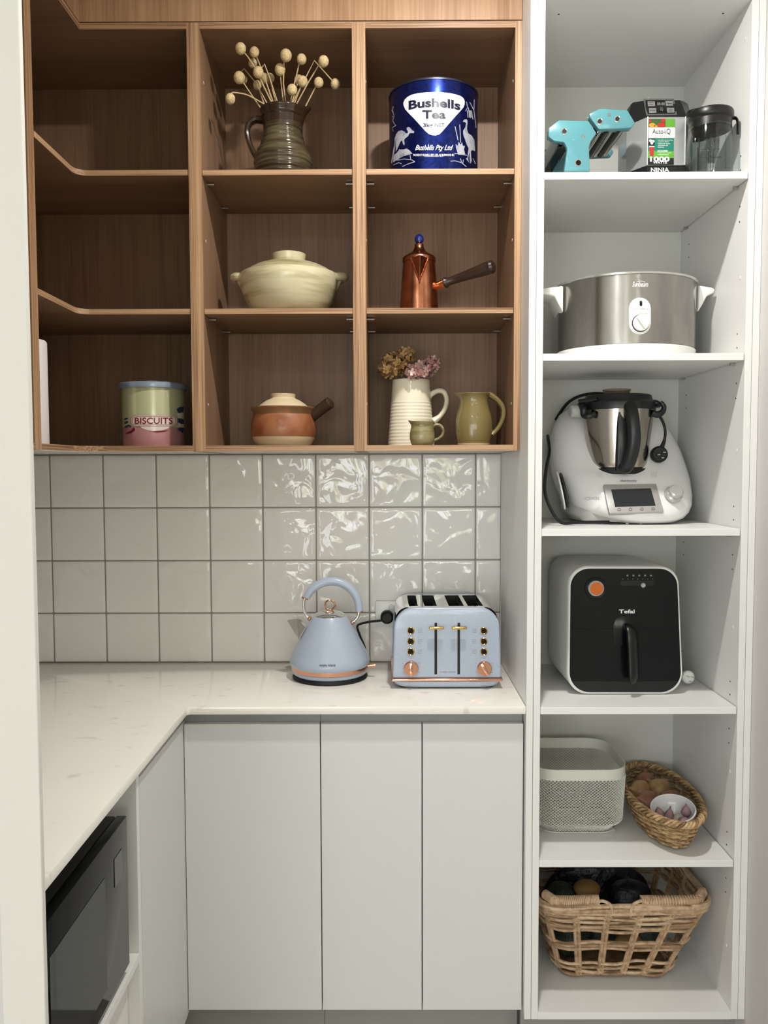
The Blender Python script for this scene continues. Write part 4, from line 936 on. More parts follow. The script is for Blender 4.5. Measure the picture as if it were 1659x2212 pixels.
G().rings([octo(zs_+.0002, 1.02, 1), octo(mid, .93, .97, .0095), octo(zt-.006, .86, .93, .022), octo(zt, .78, .88, .032)]).build('top_housing', 'plastic_black', t, smooth=20)
# control panel lying on the sloped top front
def slope(px, py, e=.0012):
    A_, B_ = Vector((0, fy*1.0-.0017, zs_)), Vector((0, Yb-.085*.86+.022, zt-.006)); n = Vector((0, -(B_.z-A_.z), B_.y-A_.y)).normalized()
    if n.y > 0: n = -n
    d = ray(px, py); s = (A_+n*e-CAM).dot(n)/d.dot(n); return CAM+d*s
def qslab(c4, th, nrm):
    return G().prism(c4, nrm*th, bev=min(.0006, abs(th)/3), seg=1)
nS = Vector((0, -1, .45)).normalized()
qslab([slope(*T(*p)) for p in ((1192, 175), (1535, 172), (1570, 355), (1225, 360))], .0015, -nS).build('panel_frame', 'panel_grey', t)
qslab([slope(*T(*p), .0016) for p in ((1212, 190), (1515, 188), (1548, 340), (1240, 345))], .0010, -nS).build('control_panel', 'gloss_black', t)
for (x, y) in ((1282, 230), (1482, 225), (1296, 305), (1498, 302)):
    b = G().prism([slope(*T(*p), .0030) for p in ((x-44, y-27), (x+38, y-27), (x+42, y+26), (x-38, y+28))], nS*-.0014, bev=.0004, seg=1).build('button', 'ink_grey', t)
sm = lambda x, y: slope(x, y, .0034)
def lab(s, x0, x1, y0, y1, m, mf, nm='lettering', bold=.01, par=None):
    a, b = T(x0, y0), T(x1, y1); _cut(text2d(s, a[0], b[0], a[1], b[1], bold), mf, 0).build(nm, m, par or t, smooth=0)
lab('START', 1252, 1306, 212, 224, 'ink_black', sm); lab('STOP', 1258, 1300, 234, 246, 'ink_black', sm); lab('PULSE', 1266, 1322, 298, 312, 'ink_black', sm)
lab('Blend', 1460, 1510, 220, 234, 'ink_black', sm); lab('Ultra', 1478, 1520, 290, 300, 'ink_black', sm); lab('Blend', 1478, 1520, 306, 316, 'ink_black', sm); lab('88:88', 1345, 1430, 215, 250, 'ink_grey', lambda x, y: slope(x, y, .0028)); lab('Auto', 1375, 1412, 266, 278, 'ink_grey', lambda x, y: slope(x, y, .0028)); lab('iQ', 1380, 1412, 284, 312, 'ink_grey', lambda x, y: slope(x, y, .0028), bold=.02)
fm = plane_map(fy, .0008); fm2 = plane_map(fy, .0012); fm3 = plane_map(fy, .0016)
def rect(x0, x1, y0, y1): a, b = T(x0, y0), T(x1, y1); return [(a[0], a[1]), (b[0], a[1]), (b[0], b[1]), (a[0], b[1])]
fill2d([rect(1250, 1545, 400, 612)], fm).build('upper_sticker', 'ink_white', t, smooth=0)
fill2d([rect(1440, 1545, 400, 495)], fm2).build('green_print', 'label_green', t, smooth=0)
fill2d([rect(1250, 1440, 400, 495)], fm2).build('leaf_print', 'print_leaf', t, smooth=0)
fill2d([ell(*T(1395, 470), 9, 5), ell(*T(1415, 420), 5, 4), ell(*T(1270, 425), 3, 3)], fm3).build('strawberry_print', 'print_red', t, smooth=0)
fill2d([ell(*T(1290, 472), 7, 5), ell(*T(1330, 485), 4, 2.5)], fm3).build('orange_print', 'print_orange', t, smooth=0)
lab('Auto-iQ', 1292, 1495, 510, 580, 'ink_black', fm2, bold=.008); lab('TECHNOLOGY', 1318, 1475, 585, 602, 'ink_grey', fm2)
fill2d([rect(1235, 1532, 618, 915)], fm).build('lower_sticker', 'label_teal', t, smooth=0)
fill2d([rect(1235, 1532, 760, 840)], fm2).build('green_print', 'label_green', t, smooth=0)
fill2d([rect(1235, 1532, 840, 915), rect(1240, 1318, 624, 700)], fm2).build('black_print', 'ink_black', t, smooth=0)
fill2d([TP_([(1258, 715), (1312, 715), (1304, 818), (1266, 818)])], fm3).build('glass_print', 'print_red', t, smooth=0)
fill2d([ell(*T(1270, 645), 3, 3), ell(*T(1300, 650), 3, 3), ell(*T(1286, 668), 3, 4), rect(1256, 1314, 706, 716)], fm3).build('pour_print', 'ink_white', t, smooth=0)
for i, (s, w_) in enumerate((('auto-iQ boost & pulsing', 1520), ('programs deliver', 1480), ('nutrient & vitamin', 1490), ('extraction and', 1465), ('blending', 1420))): lab(s, 1355, w_, 632+i*20, 646+i*20, 'ink_white', fm3)
lab('INCLUDES:', 1350, 1465, 752, 770, 'ink_white', fm3, bold=.02); lab('3 Auto-iQ programs', 1352, 1508, 776, 788, 'ink_white', fm3); lab('3 manual speeds', 1352, 1475, 796, 808, 'ink_white', fm3)
lab('1000', 1265, 1485, 822, 880, 'ink_white', fm3, bold=.04); lab('WATTS', 1300, 1455, 876, 902, 'ink_white', fm3, bold=.03)
lab('NINJA', 1275, 1480, 948, 1010, 'ink_white', lambda x, y: at(x, y, fy-.0042), bold=.02)
# small chrome blade assembly standing on top
bl = thing('blade_insert', 'small chrome blade insert lying on top of the blender base', 'blade', (at(1408, 208, 2.09).x, 2.09, zt), None)
a_ = Vector((at(1405, 208, 2.09).x, 2.09, zt))
G().lathe(a_.x+.004, 2.09, [(0, zt), (.014, zt), (.014, zt+.004), (.004, zt+.006), (0, zt+.006)], 20).build('hub', 'steel_pin', bl)
G().prism([a_+Vector((-.006, 0, .004)), a_+Vector((.008, 0, .005)), a_+Vector((.003, 0, .015)), a_+Vector((-.006, 0, .030))], (0, .0016, 0)).build('blade', 'chrome', bl)
G().tube([a_+Vector((.006, -.002, .006)), a_+Vector((.010, -.004, .010)), a_+Vector((.009, -.003, .018))], [.003, .003, .001], 8, 4).build('blade', 'chrome', bl)

# -- clear blender cups with black lids
def clear(name, col, k):
    m = bpy.data.materials.new(name); m.use_nodes = True; N = m.node_tree.nodes; L = m.node_tree.links; N.remove(N['Principled BSDF'])
    tr = N.new('ShaderNodeBsdfTransparent'); tr.inputs[0].default_value = lin(col); gl = N.new('ShaderNodeBsdfGlossy'); gl.inputs['Roughness'].default_value = .06
    fr = N.new('ShaderNodeLayerWeight'); fr.inputs[0].default_value = .5; pw = N.new('ShaderNodeMath'); pw.operation = 'POWER'; pw.inputs[1].default_value = 4; L.new(fr.outputs['Facing'], pw.inputs[0])
    ml = N.new('ShaderNodeMath'); ml.operation = 'MULTIPLY_ADD'; ml.inputs[1].default_value = .55*k; ml.inputs[2].default_value = .04; L.new(pw.outputs[0], ml.inputs[0])
    mx = N.new('ShaderNodeMixShader'); L.new(ml.outputs[0], mx.inputs[0]); L.new(tr.outputs[0], mx.inputs[1]); L.new(gl.outputs[0], mx.inputs[2]); L.new(mx.outputs[0], N['Material Output'].inputs[0]); M[name] = m
clear('clear_plastic', (240, 243, 243), 1.0)
def cup(name, label, cx, Yc, x0, x1, ytop, lidtop, lid_l, lid_r, group, tilt=0):
    r = wd((x1-x0)/2, Yc); c = at((x0+x1)/2, 300, Yc); t = thing(name, label, 'cup', (c.x, Yc, z0), group)
    zt = at((x0+x1)/2, ytop, Yc).z; R = wd((lid_r-lid_l)/2, Yc); w_ = .0022
    g = G().lathe(c.x, Yc, [(0, z0+.0002), (r*.96, z0+.0002), (r, z0+.004), (r*.985, z0+(zt-z0)*.6), (r*.93, z0+(zt-z0)*.85), (r*.86, zt), (r*.86-w_, zt), (r*.93-w_, z0+(zt-z0)*.85), (r*.985-w_, z0+(zt-z0)*.6), (r-w_, z0+.010), (0, z0+.010)], 40)
    g.build('cup', 'clear_plastic', t)
    for a in (-2.4, -1.9, -1.2, -.7): G().tube([(c.x+(r+.0002)*math.cos(a), Yc+(r+.0002)*math.sin(a), z0+.008), (c.x+(r*.985)*math.cos(a), Yc+(r*.985)*math.sin(a), z0+(zt-z0)*.62)], .0012, 6).build('rib', 'clear_plastic', t)
    zl = at((lid_l+lid_r)/2, lidtop, Yc-R).z
    ld = G().lathe(c.x, Yc, [(r*.90, zt-.022), (r*.92, zt-.022), (r*.92, zt-.004), (R*.98, zt-.001), (R, zt+.003), (R, zl-.003), (R*.97, zl), (0, zl)], 48, cap0=False).build('lid', 'plastic_black', t)
    if x0 > 1480:
        G().tube([(c.x+R*.9, Yc-.004, zl-.012), (c.x+R*.9+.012, Yc-.01, zl-.018), (c.x+R*.9+.014, Yc-.01, zl-.05)], [.004, .003, .003], 8, 4, flat=2).build('strap', 'plastic_black', ld)
    else:
        G().tube([(c.x-R*.8, Yc-.01, zl-.014), (c.x-R+.004, Yc-.02, zl-.020), (c.x-R+.002, Yc-.02, zl-.010)], [.006, .005, .004], 8, 4).build('spout_cap', 'plastic_black', ld)
    mm = cyl_map(c.x, Yc, r*.99, .0004); ln = []
    for k_ in range(4):
        for xx in (((x0+x1)/2+8, 4), ((x0+x1)/2+17, 3)): ln += stroke([(xx[0], 287+k_*18), (xx[0]+xx[1], 287+k_*18)], 1.1)
    fill2d(ln, mm).build('scale_print', 'ink_black', t, smooth=0)
    if x0 > 1480: _cut(text2d('MAX 500 ML', 1532, 1560, 338, 341.5), mm, 0).build('lettering', 'ink_black', t, smooth=0)
cup('blender_cup', 'clear blender cup with a wide black lid, in front at the right end', 0, 1.965, 1487, 1580, 262, 225, 1483, 1576, 'clear blender cups with black lids')
cup('blender_cup', 'clear blender cup with a black lid, behind the front cup beside the blender', 0, 2.075, 1473, 1541, 276, 232, 1474, 1540, 'clear blender cups with black lids')

# -- slow cooker
z0 = SZ[1]; Y = 2.12; cx = 1350; c = at(cx, 680, Y); rx = wd(143.5, Y); ry = .160
t = thing('slow_cooker', 'wide brushed steel slow cooker with white handles and dial', 'slow cooker', (c.x, Y, z0))
zt = at(cx, 622, Y).z; zb = z0+.030
e = lambda z, k=1., d=0: (c.x, Y, z, rx*k+d, ry*k+d, 2)
G().sloft([e(z0, .96), e(z0+.003, .985), e(zb-.003, 1., .001), e(zb, 1, -.001)], 96).build('base', 'plastic_white', t)
G().sloft([e(zb+.0002), e(zt)], 96, cap0=False, cap1=False).build('shell', 'steel_brush', t)
mat('rim_steel', (206, 206, 200), .2, .8)
G().sloft([e(zt-.002, 1, .0004), e(zt-.001, 1, .003), e(zt+.003, 1, .004), e(zt+.005, 1, .001), e(zt+.003, 1, -.006), e(zt-.03, 1, -.008)], 96, cap0=False).build('rim', 'rim_steel', t)
for s, (xa, xb) in ((-1, (1227, 1178)), (1, (1493, 1524))):
    yy = Y-.03; a = at(xa, 632, yy); b = at(xb, 634, yy); w_ = .035
    x0_ = c.x+s*(rx-.004); x1_ = x0_+s*abs(b.x-a.x)*1.0 if s < 0 else x0_+.042
    if s < 0: x1_ = max(x1_, XP1+.004)
    zh = at(1200, 630, yy).z
    P = [(x0_, zh+.010), (x1_-s*.006, zh+.004), (x1_, zh-.002), (x1_-s*.004, zh-.010), (x0_+s*.022, zh-.016), (x0_+s*.012, zh-.036), (x0_, zh-.056)]
    G().prism([Vector((x, Y-.05, z)) for x, z in P], (0, .10, 0), bev=.006, seg=3).build('handle', 'plastic_white', t)
def emap(off):
    def f(px, py):
        d = ray(px, py); A_, B_ = rx+off, ry+off; a = (d.x/A_)**2+(d.y/B_)**2; b = -2*(d.x*c_[0]/A_**2+d.y*c_[1]/B_**2); q = (c_[0]/A_)**2+(c_[1]/B_)**2-1
        s = (-b-math.sqrt(max(b*b-4*a*q, 0)))/(2*a); return CAM+d*s
    c_ = (c.x, Y); return f
em = emap(.0005)
def pill(x0, x1, y0, y1, n=10):
    r = (x1-x0)/2; m_ = (x0+x1)/2; return [(m_+r*math.cos(PI+PI*i/n), y0+r+r*math.sin(PI+PI*i/n)) for i in range(n+1)]+[(m_+r*math.cos(PI*i/n), y1-r+r*math.sin(PI*i/n)) for i in range(n+1)]
fr0 = em(1383, 690); nrm = Vector(((fr0.x-c.x)/rx**2, (fr0.y-Y)/ry**2, 0)).normalized()
def pm(off): return lambda px, py: (lambda d: CAM+d*((fr0+nrm*off-CAM).dot(nrm)/d.dot(nrm)))(ray(px, py))
cp = G().prism([pm(.003)(*p) for p in pill(1359, 1406, 643, 723)], -nrm*.007, bev=.001).build('control_panel', 'plastic_white', t)
fill2d([pill(1381.5, 1387.5, 650, 662, 6)], pm(.0034)).build('indicator', 'dark_gap', t, smooth=0)
p = pm(.0032)(1384, 698.5); G().disc(p-nrm*.001, nrm, wd(18.5, Y-.15), .0016, 32).build('dial_gap', 'dark_gap', t)
kd = G().disc(p, nrm, wd(17, Y-.15), .010, 32, bev=.0015).build('dial', 'plastic_white', t)
sd = Vector((nrm.y*-1, nrm.x, 0)); a_ = (Vector((0, 0, 1))*.8-sd*.6).normalized(); b_ = nrm.cross(a_)
q0 = p+nrm*.009; R_ = wd(15, Y-.15); G().prism([q0+a_*R_+b_*.0035, q0+a_*R_-b_*.0035, q0-a_*R_-b_*.0035, q0-a_*R_+b_*.0035], nrm*.007, bev=.001).build('dial_grip', 'plastic_white', kd)
def lt(s, x0, x1, y0, y1, m, mf, bold=0, shear=0, nm='lettering', xs=0): _cut(text2d(s, x0, x1, y0, y1, bold, shear), mf, xs).build(nm, m, t, smooth=0)
lt('SLOW COOKER 5.5L', 1367, 1401, 666, 669.5, 'ink_grey', pm(.0034)); lt('OFF LOW HIGH AUTO', 1370, 1399, 676, 679, 'ink_grey', pm(.0034))
lt('Sunbeam', 1366, 1400, 609, 620, 'ink_white', em, .01, .25, xs=4)
fill2d(stroke([(1376, 609), (1384, 607.5), (1394, 610)], .8), em).build('logo_arc', 'ink_white', t, smooth=0)

# -- thermal mixer
mat('mixer_white', (226, 226, 224), .2, coat=.5); mat('mixer_grey', (176, 176, 172), .35); mat('lid_black', (22, 25, 27), .38, coat=.1); mat('screen_frame', (168, 166, 162), .3, .2); mat('screen_glass', (30, 34, 38), .08, coat=1)
clear('smoky', (222, 214, 206), 1.0)
z0 = SZ[2]
t = thing('thermal_mixer', 'white thermal cooking mixer with steel bowl, black lid and touch screen', 'food mixer', (at(1343, 1100, 2.2).x, 2.2, z0))
TB = [(1130, 1296, 1452, 2.050), (1122, 1270, 1472, 2.036), (1110, 1247, 1484, 2.033), (1095, 1232, 1491, 2.040), (1072, 1216, 1494, 2.058), (1045, 1205, 1492, 2.083), (1030, 1200, 1490, 2.098), (1020, 1198, 1488, 2.112), (1000, 1194, 1483, 2.138), (970, 1192, 1473, 2.162), (940, 1195, 1459, 2.185), (915, 1203, 1443, 2.205), (896, 1213, 1427, 2.222), (882, 1228, 1408, 2.238), (873, 1250, 1380, 2.252), (868, 1285, 1345, 2.262)]
secs = []; zprev = None
for y, l, r_, yf in TB:
    yb = 2.332; ym = (yf+yb)/2; z = at(1343, y, yf+.02).z; xl, xr_ = at(l, y, ym-.03).x, at(r_, y, ym-.03).x
    secs.append(((xl+xr_)/2, ym, z, (xr_-xl)/2, (yb-yf)/2, 2.5))
secs.sort(key=lambda s: s[2]); secs2 = [secs[0]]
for s in secs[1:]:
    if s[2] > secs2[-1][2]+.001: secs2.append(s)
bottomz = secs2[0][2]
G().sloft(secs2, 96).build('body', 'mixer_white', t, smooth=60)
xm = at(1330, 1110, 2.15).x
G().sloft([(xm+.004, 2.19, z0+.006, .112, .125, 2.6), (xm+.002, 2.20, z0+.03, .130, .130, 2.6), (xm+.002, 2.215, z0+.07, .126, .110, 2.6)], 64).build('underbody', 'mixer_grey', t, smooth=60)
for x, y in ((1355, 2.07), (1384, 2.07), (1260, 2.25), (1430, 2.25)): q = at(x, 1130, y); G().disc((q.x, y, z0), (0, 0, 1), .012 if y > 2.1 else .004, .02, 14).build('foot', 'plastic_white' if y < 2.1 else 'rubber_black', t)
# steel bowl
Yb_ = 2.175; cb = at(1334, 950, Yb_); kb = lambda y, h: (wd(h, Yb_), at(1334, y, Yb_).z)
G().lathe(cb.x, Yb_, [(0, kb(1030, 0)[1]), kb(1030, 50), kb(1022, 58), kb(1000, 62), kb(940, 69), kb(884, 75), kb(878, 76)], 72).build('bowl', 'bowl_steel', t)
G().lathe(cb.x, Yb_, [kb(1024, 60.5), kb(1016, 64), kb(1012, 64), kb(1012, 60)], 64, cap0=False, cap1=False).build('seat_gasket', 'rubber_black', t)
ld = G().lathe(cb.x, Yb_, [kb(888, 76.5), kb(888, 78), kb(876, 79), kb(872, 78), kb(868, 72), kb(866, 71), kb(857, 69), kb(855, 66), (0, kb(855, 0)[1])], 72, cap0=False).build('lid', 'lid_black', t)
G().lathe(at(1332, 850, Yb_).x, Yb_, [kb(856, 26), kb(843, 30), kb(842, 29.5), kb(853, 24)], 32, cap0=False, cap1=False).build('measuring_cup', 'smoky', ld)
# handle
G().prism([at(x, y, Yb_-.088) for x, y in ((1334, 872), (1372, 872), (1374, 1000), (1366, 1020), (1332, 1020))], (0, .02, 0), bev=.006, seg=3).build('handle_mount', 'lid_black', t)
G().tube([at(1358, 872, Yb_-.085), at(1364, 888, Yb_-.102), at(1368, 915, Yb_-.112), at(1370, 950, Yb_-.112), at(1364, 985, Yb_-.104), at(1354, 1008, Yb_-.092), at(1345, 1014, Yb_-.080)], [.016, .0165, .0165, .0165, .0165, .017, .017], 16, 7, flat=.75).build('handle', 'lid_black', t)
# locking arms
p = at(1246, 889, 2.15); G().disc(p+Vector((-.018, 0, 0)), (1, .1, 0), .0165, .034, 24, bev=.003).build('locking_arm', 'mixer_grey', t)
G().tube([at(1254, 874, 2.15), at(1260, 884, 2.13), at(1262, 897, 2.13), at(1272, 900, 2.12), at(1286, 893, 2.12)], [.008, .009, .009, .008, .006], 12, 5).tube([at(1250, 868, 2.14), at(1290, 862, 2.12)], .006, 10).build('lid_clip', 'lid_black', t)
G().tube([at(1398, 870, 2.13), at(1418, 871, 2.13), at(1424, 878, 2.125)], .0075, 12, 4).tube([at(1427, 868, 2.12), at(1434, 878, 2.12), at(1431, 890, 2.12), at(1420, 896, 2.12), at(1408, 892, 2.12)], [.004, .006, .0075, .009, .008], 12, 5).build('lid_clip', 'lid_black', t)
# screen, knob and printing on the sloping front
A_, B_ = None, None
def zf_of(y): return at(1343, y, [b_ for b_ in TB if b_[0] == y][0][3]+.02).z
P0_ = Vector((0, 2.083, zf_of(1045))); P1_ = Vector((0, 2.040, zf_of(1095))); nM = Vector((0, -(P0_.z-P1_.z), P0_.y-P1_.y)).normalized()
if nM.y > 0: nM = -nM
def mm_(e): return lambda px, py: (lambda d: CAM+d*((P0_+nM*e-CAM).dot(nM)/d.dot(nM)))(ray(px, py))
G().prism([mm_(.0025)(*p) for p in ((1303.5, 1047), (1417.5, 1045), (1434.5, 1105.5), (1317, 1109))], -nM*.012, bev=.0015).build('screen_frame', 'screen_frame', t)
G().prism([mm_(.0031)(*p) for p in ((1320, 1057.6), (1406, 1055), (1416.5, 1093), (1329, 1095.3))], -nM*.002, bev=.0003, seg=1).build('screen', 'screen_glass', t)
ln = []
for x, y in ((1337.5, 1101), (1362, 1100.5), (1386.5, 1100), (1411, 1099.3)):
    for l in ([(x-3, y+2.4), (x-3, y-1), (x, y-3), (x+3, y-1), (x+3, y+2.4), (x-3, y+2.4)],): ln += stroke(l, .7)
fill2d(ln, mm_(.0034)).build('key_icon', 'ink_dark', t, smooth=0)
lt('thermomix', 1340, 1376, 1035.5, 1041.5, 'ink_grey', mm_(.0032), .01)
lt('VORWERK', 1262, 1296, 1074, 1081, 'ink_grey', mm_(.0032), .01)
q = mm_(.001)(1454.5, 1069.5); nk = (nM+Vector((.15, 0, 0))).normalized()
kn = G().disc(q-nk*.006, nk, wd(19, 2.06), .014, 36, bev=.003).build('selector_knob', 'silver_frame', t); G().disc(q+nk*.004, nk, wd(15.5, 2.06), .016, 36, bev=.003).build('knob_cap', 'silver_frame', kn)
ln = []
for bx in (1290, 1407):
    for r_ in range(5):
        for k_ in range(5): ln.append(ell(bx+k_*2.8, 1021+r_*2.4, .55, .45, 6))
fill2d(ln, lambda px, py: at(px, py, 2.098-.002)).build('vent_dots', 'ink_grey', t, smooth=0)
# side module
q = at(1213, 1060, 2.12); nd = Vector((-.95, .14, -.21)).normalized()
md = G().disc(q, nd, .050, .004, 40, bev=.001).build('side_module', 'plastic_white', t); G().disc(q+Vector((.003, 0, 0)), -nd, .047, .007, 40, bev=.003).build('module_back', 'lid_black', md)
# mixer cord and plug
tcord = thing('mixer_plug', 'black power plug hanging at the right of the mixer bowl', 'plug', (at(1424, 983, 2.13).x, 2.13, at(1424, 1000, 2.13).z))
yp = 2.135
q = at(1424.5, 983, yp); G().disc(q+Vector((0, .012, 0)), (-.1, -1, .1), .0212, .022, 28, bev=.005).build('plug_head', 'rubber_black', tcord)
for (dx, dz, rot) in ((-.009, .0, .5), (.005, .006, -.5), (.001, -.008, 0)):
    G().bbox(q.x+dx-.0035, q.x+dx+.0035, q.y-.024, q.y-.009, q.z+dz-.0012, q.z+dz+.0012, .0003, 1).build('pin', 'steel_pin', tcord)
G().tube([at(1419, 893, 2.14), at(1430, 908, yp), at(1436.5, 928, yp), at(1436, 948, yp), at(1430, 966, yp), at(1427, 975, yp)], [.0035, .0035, .0035, .0036, .006, .010], 10, 6).build('cord', 'rubber_black', tcord)
G().tube([at(1303, 851, 2.2), at(1282, 850.5, 2.22), at(1256, 855, 2.24), at(1236, 864, 2.26), at(1220, 878, 2.29), Vector((at(1206, 905, 2.30).x, 2.332, at(1206, 905, 2.30).z))], .0042, 8, 8).build('cord', 'rubber_black', tcord)
xw = XP1+.0085
G().tube([(max(at(1191, 942, 2.2).x, xw), 2.25, at(1191, 942, 2.25).z), (max(at(1187, 975, 2.14).x, xw), 2.14, at(1187, 975, 2.14).z), (max(at(1182, 1010, 2.08).x, xw), 2.09, at(1182, 1010, 2.09).z), (max(at(1180, 1060, 2.03).x, xw), 2.05, at(1180, 1060, 2.05).z), (at(1190, 1100, 2.03).x, 2.03, at(1190, 1100, 2.03).z), (at(1212, 1124, 2.03).x, 2.03, z0+.0075), (at(1250, 1129, 2.04).x, 2.045, z0+.0060), (at(1320, 1133, 2.04).x, 2.06, z0+.0060)], .0042, 8, 8).build('cord', 'rubber_black', tcord)

# -- air fryer
z0 = SZ[3]; Y = 2.018; YB3 = 2.30
def T(x, y): return (1150+x/3.53, 1180+y/3.53)
t = thing('air_fryer', 'white air fryer with glossy black front and an orange timer dial', 'air fryer', (at(1350, 1400, Y).x, 2.16, z0))
def rr_poly(Y, x0t, x1t, x0b, x1b, yt, yb, rt_, rb_, n=9):
    A_, B_, C_, D_ = at(x0t, yt, Y), at(x1t, yt, Y), at(x1b, yb, Y), at(x0b, yb, Y); P = []
    def corner(p, r, a0):
        for i in range(n+1):
            a = a0-(PI/2)*i/n; P.append(Vector((p[0]+r*math.cos(a), Y, p[1]+r*math.sin(a))))
    corner((A_.x+rt_, A_.z-rt_), rt_, PI); corner((B_.x-rt_, B_.z-rt_), rt_, PI/2); corner((C_.x-rb_, C_.z+rb_), rb_, 0); corner((D_.x+rb_, D_.z+rb_), rb_, -PI/2); return P
o_ = rr_poly(Y, 1228.5, 1468, 1225.5, 1474, 1224, 1500.5, .047, .052)
cxz = sum(p.x for p in o_)/len(o_), sum(p.z for p in o_)/len(o_); zmin = z0+.0005
def scl(P, k, Y_, dz=0, kz=None): return [(cxz[0]+(p.x-cxz[0])*k, Y_, max(zmin, cxz[1]+(p.z-cxz[1])*(kz or k)+dz)) for p in P]
G().rings([scl(o_, .985, Y), scl(o_, 1, Y+.003), scl(o_, 1, Y+.02)], cap1=True).build('front_frame', 'fryer_white', t, smooth=40)
G().rings([scl(o_, .995, Y+.0202), scl(o_, 1.0, Y+.05), scl(o_, 1.0, YB3-.07), scl(o_, .985, YB3-.03, .002), scl(o_, .93, YB3-.006, .005), scl(o_, .86, YB3, .006)]).build('body', 'fryer_white', t, smooth=50)
def inset(y0, y1, name, k=.965, off=.0015, m='gloss_black'):
    """slice of the front shape between two rows"""
    P = [Vector(p) for p in scl(o_, k, Y-off)]; za, zb_ = at(1350, y0, Y).z, at(1350, y1, Y).z
    Q = []; n = len(P)
    for i in range(n):
        a, b = P[i], P[(i+1) % n]; ina, inb = zb_ <= a.z <= za, zb_ <= b.z <= za
        if ina: Q.append(a)
        if ina != inb:
            zc_ = za if (a.z > za or b.z > za) else zb_; u = (zc_-a.z)/(b.z-a.z); Q.append(a+(b-a)*u)
    return G().prism(Q, (0, .006, 0), bev=.0006, seg=1).build(name, m, t)
inset(1200, 1520, 'backing', .966, .0004, 'rubber_black'); inset(1200, 1358, 'upper_panel'); dw = inset(1359, 1471.5, 'drawer'); inset(1472.5, 1520, 'lower_panel', m='plastic_black')
yy = Y-.0015
p = at(*T(480, 320), yy); ds = G().lathe(0, 0, [(wd(24, Y), -.0003), (wd(23, Y), .0015), (wd(17, Y), .001), (wd(16.5, Y), -.0002)], 40, cap0=False, cap1=False); ds.v = [(p.x+a, p.y-c_, p.z+b) for a, b, c_ in ds.v]; ds.build('dial_surround', 'gloss_black', t)
mat('dial_orange', (208, 104, 30), .3, .2, coat=.4)
kd = G().disc(p, (0, -1, 0), wd(17, Y), .011, 36, bev=.002).build('timer_dial', 'silver_frame', t); G().disc(p+Vector((0, -.0105, 0)), (0, -1, 0), wd(14, Y), .0016, 32, bev=.0006).build('dial_face', 'dial_orange', kd)
a, b = at(*T(670, 262), yy), at(*T(925, 302), yy); G().bbox(a.x, b.x, yy-.0006, yy+.001, b.z, a.z, .0004, 1).build('slider_track', 'plastic_black', t)
q = at(*T(840, 297), yy); G().disc(q, (0, -1, 0), wd(5.2, Y), .009, 20, bev=.002).build('slider_knob', 'silver_frame', t)
fill2d([ell(*T(690+i*38, 252), 1, 1, 6) for i in range(7)]+[ell(*T(725+i*45, 225), 2.4, 2.2, 8) for i in range(5)], plane_map(yy)).build('scale_print', 'ink_grey', t, smooth=0)
a, b = T(660, 484), T(780, 514); _cut(text2d('Tefal', a[0], b[0], a[1], b[1], .02), plane_map(yy), 0).build('lettering', 'ink_white', t, smooth=0)
G().prism([at(*T(x, y), yy-.001) for x, y in ((618, 600), (640, 552), (690, 536), (770, 540), (812, 565), (824, 620), (822, 760), (620, 760))], (0, .003, 0), bev=.0008).build('handle_plate', 'gloss_black', t)
G().tube([at(*T(745, 640), yy+.004), at(*T(755, 648), yy-.014), at(*T(762, 700), yy-.021), at(*T(768, 800), yy-.022), at(*T(772, 900), yy-.022), at(*T(775, 990), yy-.022), at(*T(776, 1030), yy-.018)], [.020, .021, .0212, .0212, .0216, .0216, .014], 16, 6, flat=.5).build('handle', 'plastic_black', t)
yp = 2.075
t = thing('fryer_plug', 'white power plug lying on the shelf right of the air fryer', 'plug', (at(1483, 1462, 2.1).x, 2.1, z0))
q = at(1482.5, 1462, 2.11); q.z = max(q.z, z0+.0165); G().disc(q, (.15, -1, .12), .0165, .016, 28, bev=.004).build('plug_head', 'plastic_white', t)
for dx, dz in ((-.004, .006), (.008, .004), (.003, -.007)): G().bbox(q.x+dx-.003, q.x+dx+.003, q.y-.028, q.y-.015, q.z+dz-.001, q.z+dz+.001, .0003, 1).build('pin', 'steel_pin', t)
G().tube([q+Vector((0, .004, -.004)), (q.x+.01, q.y+.06, z0+.004), (q.x-.02, q.y+.12, z0+.004), (q.x-.06, 2.325, z0+.004)], .0034, 8, 5).build('cord', 'plastic_white', t)

# ================================================================== BASKETS
def rrect(x0, x1, y0, y1, r, z, n=8):
    P = []
    for cx_, cy_, a0 in ((x1-r, y0+r, -PI/2), (x1-r, y1-r, 0), (x0+r, y1-r, PI/2), (x0+r, y0+r, PI)):
        for i in range(n+1): a = a0+(PI/2)*i/n; P.append(Vector((cx_+r*math.cos(a), cy_+r*math.sin(a), z)))
    return P
def resample(P, n):
    """n points evenly spaced round a closed outline"""
    L_ = [0]; 
    for a, b in zip(P, P[1:]+P[:1]): L_.append(L_[-1]+(b-a).length)
    out = []; k_ = 0
    for i in range(n):
        s = L_[-1]*i/n
        while L_[k_+1] < s: k_ += 1
        u = (s-L_[k_])/max(L_[k_+1]-L_[k_], 1e-9); a, b = P[k_], P[(k_+1) % len(P)]; out.append(a+(b-a)*u)
    return out
